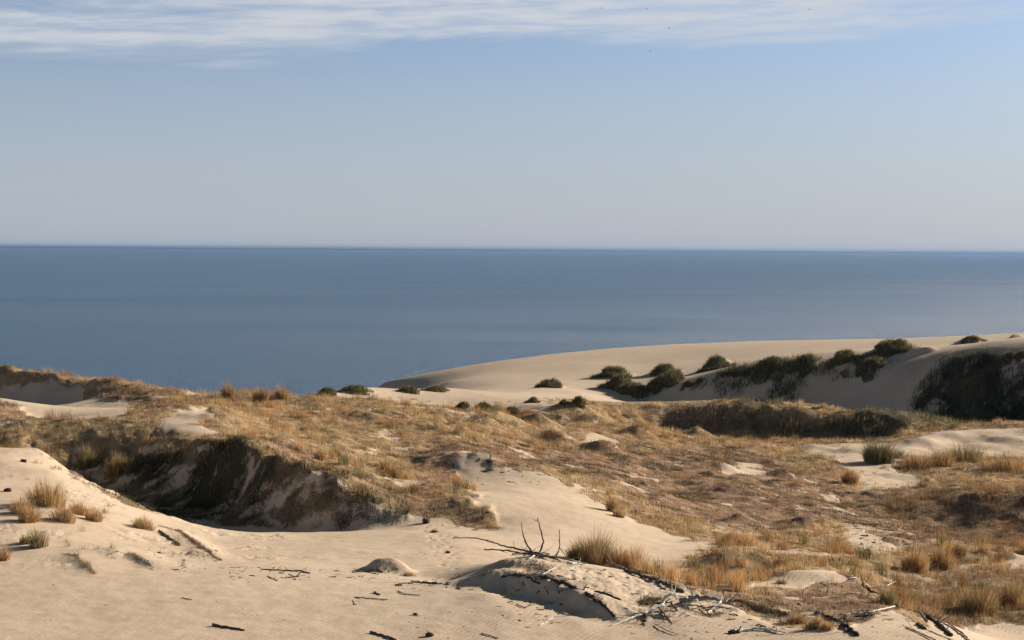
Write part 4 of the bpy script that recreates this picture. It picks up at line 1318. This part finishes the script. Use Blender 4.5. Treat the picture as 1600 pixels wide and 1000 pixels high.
# right foreground
wood('driftwood_log', [(1140, 989), (1165, 986), (1184, 984), (1204, 986), (1229, 991)], 0.06, 0.02, MAT_BLEACHED, 'white branch with a dark root end lying alone near the bottom edge', 'log', lift=0.04, twigs=3, twig_mat=MAT_GREY)
wood('rooty_log', [(1138, 989.5), (1148, 990), (1156, 989)], 0.05, 0.07, MAT_PEAT, 'dark root knot at the left end of the white branch', 'log', lift=0.02, twigs=5, group='dark logs on the sand', twig_len=0.2)
wood('dead_branch', [(1183, 976), (1193, 980), (1202, 985)], 0.02, 0.03, MAT_BROWN, 'short dark stick pointing down onto the white branch', lift=0.03, twigs=1)
wood('rooty_log', [(1276, 958), (1300, 967), (1319, 977), (1341, 994)], 0.05, 0.06, MAT_PEAT, 'long dark root running down the right side of the mound', 'log', lift=0.03, twigs=12, group='dark logs on the sand', twig_len=0.35)
wood('dead_branch', [(1319, 965), (1337, 962), (1360, 960), (1398, 951)], 0.028, 0.022, MAT_BLEACHED, 'long white branch lying across the right side of the mound', lift=0.08, twigs=4)
wood('dead_branch', [(1317, 968), (1350, 968), (1397, 970)], 0.02, 0.015, MAT_BLEACHED, 'thin white stick parallel below the long white branch', lift=0.03, twigs=5, twig_mat=MAT_BROWN)
wood('dead_branch', [(1335, 965), (1355, 964), (1376, 960)], 0.035, 0.03, MAT_BROWN, 'dark brush tangled beneath the long white branch', lift=0.04, twigs=12, twig_len=0.35)
wood('dead_branch', [(1415, 981), (1437, 990), (1462, 1002)], 0.02, 0.02, MAT_GREY, 'grey stick on the sand left of the bundle at the bottom right', lift=0.03, twigs=4)
wood('dead_branch', [(1326, 906), (1337, 905), (1348, 906)], 0.02, 0.016, MAT_BLEACHED, 'white stick lying level on the mound crest beside a small stump', lift=0.06)
wood('upright_branch', [(1350, 917), (1347, 909), (1346, 901)], 0.04, 0.03, MAT_GREY, 'small upright stump on the right mound crest', 'stump', d=[56.5, 56.5, 56.5], twigs=3, twig_len=0.3)
wood('rooty_log', [(1347, 914), (1362, 925), (1382, 938), (1402, 949)], 0.07, 0.05, MAT_PEAT, 'dark root along the sharp right edge of the mound below the stump', 'log', lift=0.03, twigs=9, group='dark logs on the sand', twig_len=0.3)
wood('rooty_log', [(1372, 925), (1388, 925.5), (1403, 926)], 0.10, 0.09, MAT_BROWN, 'level dark log in the hollow behind the right mound edge', 'log', lift=0.05, group='dark logs on the sand')
wood('dead_branch', [(1385, 921), (1392, 917), (1399, 914)], 0.03, 0.015, MAT_BLEACHED, 'pale slanting stick above the level log in the hollow', lift=0.15)
wood('dead_branch', [(1436, 956), (1441, 962), (1448, 971)], 0.035, 0.045, MAT_GREY, 'short pointed grey stub at the left end of the bundle on the edge', d=[48.9, 48.8, 48.6], group='bundle of dead branches on the right edge')
wood('dead_branch', [(1466, 969), (1486, 980), (1512, 1001)], 0.028, 0.03, MAT_GREY, 'middle long grey branch of the bundle sliding off the right edge', d=[47.3, 46.2, 44.6], twigs=2, group='bundle of dead branches on the right edge')
wood('dead_branch', [(1477, 970), (1496, 984), (1516, 1001)], 0.025, 0.03, MAT_GREY, 'outermost long grey branch of the bundle sliding off the right edge', d=[47.1, 46.0, 44.8], group='bundle of dead branches on the right edge')
wood('dead_branch', [(1450, 965), (1466, 977), (1486, 995)], 0.06, 0.05, MAT_PEAT, 'thick dark branch under the bundle on the right edge', lift=0.05, twigs=8, group='bundle of dead branches on the right edge', twig_len=0.3)
wood('dead_branch', [(1433, 976), (1439, 980), (1445, 984)], 0.05, 0.05, MAT_BROWN, 'stubby dark chunk of wood on sand beside the bundle', lift=0.03)
# left foreground
wood('plank', [(249, 831), (265, 841), (282, 853)], 0.055, 0.05, MAT_GREY, 'straight grey pole lying on the little sand spur at the left', 'pole', lift=0.03, group='sticks lying on the open sand')
wood('driftwood_log', [(331, 978), (355, 981.5), (382, 985.5)], 0.045, 0.035, MAT_BROWN, 'dark straight log lying alone on smooth sand at the bottom left', 'log', lift=0.03, group='sticks lying on the open sand')
wood('dead_branch', [(284, 935), (300, 937.5)], 0.015, 0.012, MAT_BROWN, 'tiny thin stick alone on the smooth left sand', lift=0.02, group='sticks lying on the open sand')
wood('dead_branch', [(554, 934), (580, 936), (606, 938)], 0.018, 0.015, MAT_BROWN, 'long thin straight stick in the middle of the foreground sand', lift=0.02, group='sticks lying on the open sand')
wood('upright_branch', [(556, 946), (553, 943), (551, 938.5)], 0.035, 0.02, MAT_BROWN, 'short stub standing upright in the foreground sand', 'stump', d=[50.5, 50.5, 50.5], group='sticks lying on the open sand')
wood('dead_branch', [(584, 926), (594, 930)], 0.03, 0.02, MAT_BROWN, 'short stout stick between a long thin one and a bent one', lift=0.02, group='sticks lying on the open sand')
wood('dead_branch', [(622, 924), (632, 929), (656, 930.5)], 0.015, 0.012, MAT_BROWN, 'bent thin stick on the foreground sand below the small hummock', lift=0.02, group='sticks lying on the open sand')
wood('driftwood_log', [(580, 989), (598, 994), (619, 1001)], 0.04, 0.035, MAT_BROWN, 'dark log cut by the bottom edge near the middle', 'log', lift=0.03, group='sticks lying on the open sand')
wood('dead_branch', [(617, 914), (650, 910), (675, 912), (702, 914)], 0.025, 0.03, MAT_PEAT, 'long dark root half buried where the sand starts to rise to the mound', lift=0.01, twigs=4, group='sticks lying on the open sand', twig_len=0.25)
wood('dead_branch', [(408, 890), (440, 892), (466, 893), (484, 896)], 0.022, 0.028, MAT_BROWN, 'dark crooked branch in the litter line left of the small hummock', lift=0.02, twigs=5, group='sticks lying on the open sand', twig_len=0.3)
wood('dead_branch', [(418, 901), (434, 908)], 0.015, 0.012, MAT_BROWN, 'short slanting stick below the crooked branch of the litter line', lift=0.02, group='sticks lying on the open sand')
wood('dead_branch', [(446, 903), (458, 902), (468, 901)], 0.035, 0.03, MAT_PEAT, 'dark chunky bit of wood under the crooked branch of the litter line', lift=0.01, twigs=3, group='sticks lying on the open sand', twig_len=0.2)
wood('dead_branch', [(550, 895), (568, 893), (592, 898)], 0.025, 0.02, MAT_PEAT, 'dark stick running into the left foot of the small hummock', lift=0.01, twigs=3, group='sticks lying on the open sand', twig_len=0.2)
wood('dead_branch', [(752, 990), (765, 994), (779, 998)], 0.014, 0.012, MAT_GREY, 'thin pale stick near the bottom edge, right of the dark stone', lift=0.02, twigs=1, group='sticks lying on the open sand', twig_len=0.2)
wood('dead_branch', [(807, 945), (820, 951), (832, 943)], 0.015, 0.012, MAT_BROWN, 'crooked thin twig on sand below the left end of the hollow', lift=0.02, twigs=2, group='sticks lying on the open sand', twig_len=0.2)
wood('dead_branch', [(842, 978), (854, 972), (864, 966)], 0.014, 0.01, MAT_BLEACHED, 'thin white twig on sand in front of the dark hollow', lift=0.02, twigs=3, group='sticks lying on the open sand', twig_len=0.2)


def lump(px, py, r, label, name='stone', mat=None):
    rng = np.random.default_rng(int(px + py))
    c = hit(px, py)
    nlat, nlon = 9, 14
    v = []
    for i in range(nlat + 1):
        th = math.pi * i / nlat
        for j in range(nlon):
            ph = 2 * math.pi * j / nlon
            v.append((math.sin(th) * math.cos(ph), math.sin(th) * math.sin(ph), math.cos(th)))
    v = np.array(v)
    k = 1 + 0.35 * fbm(v[:, 0] + px, v[:, 1] + v[:, 2] * 1.7, 0.8, 3, 0.6, 3)
    v = v * k[:, None] * np.array([r * 1.3, r, r * 0.75])
    i = np.arange((nlat + 1) * nlon).reshape(nlat + 1, nlon)
    j = np.roll(i, -1, 1)
    q = np.stack([i[:-1], i[1:], j[1:], j[:-1]], -1).reshape(-1)
    o = link(name, np_mesh(name, v, q, np.full(nlat * nlon, 4, np.int32)), mat or MAT_PEAT)
    o.location = (c[0], c[1], c[2] + r * 0.4)
    tag(o, label, name, 'dark lumps on the sand')


lump(671, 994, 0.10, 'dark stone on the sand at the bottom edge right of the cut log')
lump(649, 961, 0.06, 'small dark pebble alone on the foreground sand')
lump(12, 768, 0.14, 'dark lump on the sand at the left edge beside the biggest tuft')
lump(37, 722, 0.13, 'dark lump on lit sand above the left tuft group')
lump(700, 864, 0.08, 'small dark lump beside the footprints on the basin floor')


def build_debris():
    rng = np.random.default_rng(77)
    P_ = []
    def scatter(cnt, x0, x1, y0, y1, size):
        k = 0
        while k < cnt:
            px = rng.uniform(x0, x1); py = rng.uniform(y0, y1)
            P_.append((hit(px, py), size * rng.uniform(0.4, 1.5))); k += 1
    scatter(130, 340, 620, 886, 906, 0.045)
    scatter(60, 230, 340, 850, 895, 0.06)
    scatter(45, 600, 760, 902, 922, 0.06)
    scatter(110, 790, 1000, 880, 930, 0.045)
    scatter(130, 960, 1240, 930, 999, 0.04)
    scatter(150, 1130, 1440, 935, 995, 0.05)
    scatter(160, 1290, 1430, 815, 866, 0.09)
    scatter(50, 740, 860, 715, 760, 0.08)
    scatter(40, 600, 860, 955, 999, 0.04)
    scatter(60, 660, 730, 820, 890, 0.04)
    scatter(50, 0, 560, 880, 999, 0.03)
    scatter(40, 780, 880, 935, 975, 0.05)
    vs, fs, ss, ts = [], [], [], []
    o = 0
    for c, sz in P_:
        L_ = sz * rng.uniform(0.6, 3.2); w = sz * rng.uniform(0.25, 0.6); h = sz * rng.uniform(0.2, 0.6)
        a = rng.uniform(0, 2 * math.pi)
        b = np.array([(-L_, -w, 0), (L_ * 0.8, -w * 0.7, 0), (L_, w * 0.8, 0), (-L_ * 0.7, w, 0), (-L_ * 0.7, -w * 0.3, h), (L_ * 0.6, -w * 0.2, h * 0.8), (L_ * 0.5, w * 0.5, h * 0.7), (-L_ * 0.6, w * 0.5, h)])
        b += rng.normal(0, sz * 0.12, b.shape)
        ca, sa = math.cos(a), math.sin(a)
        bx = b[:, 0] * ca - b[:, 1] * sa + c[0]; by = b[:, 0] * sa + b[:, 1] * ca + c[1]
        bz = b[:, 2] + ground(bx, by) - 0.008
        vs.append(np.stack([bx, by, bz], 1))
        fs.append(np.array([0, 3, 2, 1, 4, 5, 6, 7, 0, 1, 5, 4, 1, 2, 6, 5, 2, 3, 7, 6, 3, 0, 4, 7]) + o)
        ss.append(np.full(6, 4, np.int32))
        pal = MAUVE if rng.random() < 0.45 else (DARK if rng.random() < 0.75 else np.array([[0.6, 0.55, 0.48]]))
        ts.append(np.repeat(pick(pal, 1, rng), 8, 0))
        o += 8
    me = np_mesh('wood_debris', np.concatenate(vs), np.concatenate(fs), np.concatenate(ss), np.concatenate(ts), False)
    tag(link('wood_debris', me, MAT_HEATH), 'scattered dark chips and twigs of dead wood on the sand', 'debris', kind='stuff')


build_debris()

# ------------------------------------------------------------------ birds and a float
def bird_mesh():
    v = [(0, 0.22, 0.0), (0.05, 0.08, 0.03), (-0.05, 0.08, 0.03), (0, 0.08, -0.04), (0.04, -0.12, 0.02), (-0.04, -0.12, 0.02), (0, -0.12, -0.03), (0.05, -0.28, 0.01), (-0.05, -0.28, 0.01)]
    f = [(0, 1, 2), (0, 3, 1), (0, 2, 3), (1, 4, 5, 2), (1, 3, 6, 4), (2, 5, 6, 3), (4, 7, 8, 5), (4, 6, 7), (5, 8, 6), (6, 8, 7)]
    w = [(0.04, 0.08, 0.03), (0.28, 0.10, 0.12), (0.62, -0.08, 0.04), (0.28, -0.03, 0.11), (0.04, -0.08, 0.02)]
    return v, f, w


m_bird, nt_, b_ = new_mat('dark_feathers')
b_.inputs['Base Color'].default_value = (0.03, 0.03, 0.035, 1)
b_.inputs['Roughness'].default_value = 0.8
bv, bf, bw_ = bird_mesh()
bird_body = bpy.data.meshes.new('bird'); bird_body.from_pydata([tuple(c * 0.9 for c in p) for p in bv], [], bf); bird_body.materials.append(m_bird)
wl = bpy.data.meshes.new('wing'); wl.from_pydata(bw_ + [(x, y, z - 0.012) for x, y, z in bw_], [], [(0, 1, 3, 4), (1, 2, 3), (9, 8, 6, 5), (8, 7, 6), (0, 5, 6, 1), (1, 6, 7, 2), (2, 7, 8, 3), (3, 8, 9, 4)]); wl.materials.append(m_bird)
BIRDS = [(1010, 14, 'tiny dark bird flying before the white cloud band, left of a lower bird'),
         (1046, 44, 'tiny dark bird low in the middle of the white cloud band'),
         (1265, 15, 'tiny dark bird alone before the cloud at the upper right'),
         (1016, 80, 'tiny dark bird in blue sky just under the cloud band'),
         (940, 13, 'tiny dark bird before the cloud, leftmost of the small flock')]
for px, py, lab in BIRDS:
    p = at(px, py, 130)
    o = bpy.data.objects.new('bird', bird_body); col.objects.link(o)
    o.location = p; o.rotation_euler = (0, 0.1, random.uniform(0.9, 2.0)); o.scale = (0.34, 0.34, 0.34)
    tag(o, lab, 'bird', 'birds flying high over the lagoon')
    for sgn in (1, -1):
        wo = bpy.data.objects.new('wing', wl); col.objects.link(wo)
        wo.parent = o; wo.scale = (sgn, 1, 1)


# a small float far out on the water
def build_float():
    c = at(258, 536, 1000); c = c * 0 + np.array([0, 0, CAM_H]) + ray(258, 536) * (-CAM_H / ray(258, 536)[2])
    m, nt, b = new_mat('pale_orange_paint'); b.inputs['Base Color'].default_value = (0.50, 0.33, 0.22, 1); b.inputs['Roughness'].default_value = 0.5
    prof = [(0.0, -0.3), (0.45, -0.25), (0.62, 0.0), (0.60, 0.25), (0.40, 0.50), (0.16, 0.75), (0.0, 0.80)]
    v, q = [], []
    for r, z in prof:
        for k in range(16):
            a = 2 * math.pi * k / 16
            v.append((r * math.cos(a), r * math.sin(a), z))
    for i in range(len(prof) - 1):
        for k in range(16):
            q += [i * 16 + k, i * 16 + (k + 1) % 16, (i + 1) * 16 + (k + 1) % 16, (i + 1) * 16 + k]
    o = link('buoy', np_mesh('buoy', np.array(v), np.array(q), np.full(len(q) // 4, 4, np.int32)), m)
    o.location = c; o.scale = (0.6, 0.6, 0.6)
    tag(o, 'tiny pale orange float far out on the left part of the water', 'buoy')
    tv, tf, ts = tube([(0, 0, 0.7), (0, 0, 1.1), (0, 0, 1.5)], [0.06, 0.05, 0.05], np.random.default_rng(3), 6, 0.0)
    link('mast', np_mesh('mast', tv, tf, ts), m, o)
    tv, tf, ts = tube([(0, 0, 1.45), (0, 0, 1.6), (0, 0, 1.75)], [0.12, 0.15, 0.10], np.random.default_rng(4), 8, 0.0)
    link('topmark', np_mesh('topmark', tv, tf, ts), m, o)


build_float()

# ------------------------------------------------------------------ the air over the lagoon
def build_haze():
    m = bpy.data.materials.new('thin_haze')
    m.use_nodes = True
    nt = m.node_tree
    nt.nodes.clear()
    out = N(nt, 'ShaderNodeOutputMaterial')
    v = N(nt, 'ShaderNodeVolumePrincipled')
    v.inputs['Color'].default_value = (0.19, 0.31, 0.53, 1)
    v.inputs['Density'].default_value = 3.0e-5
    v.inputs['Anisotropy'].default_value = 0.3
    nt.links.new(v.outputs[0], out.inputs['Volume'])
    x0, x1, y0, y1, z0, z1 = -60000, 60000, -3000, 60000, -12.0, 70.0
    me = bpy.data.meshes.new('haze')
    me.from_pydata([(x, y, z) for z in (z0, z1) for y in (y0, y1) for x in (x0, x1)], [],
                   [(0, 2, 3, 1), (4, 5, 7, 6), (0, 1, 5, 4), (2, 6, 7, 3), (0, 4, 6, 2), (1, 3, 7, 5)])
    tag(link('haze', me, m), kind='stuff')


build_haze()
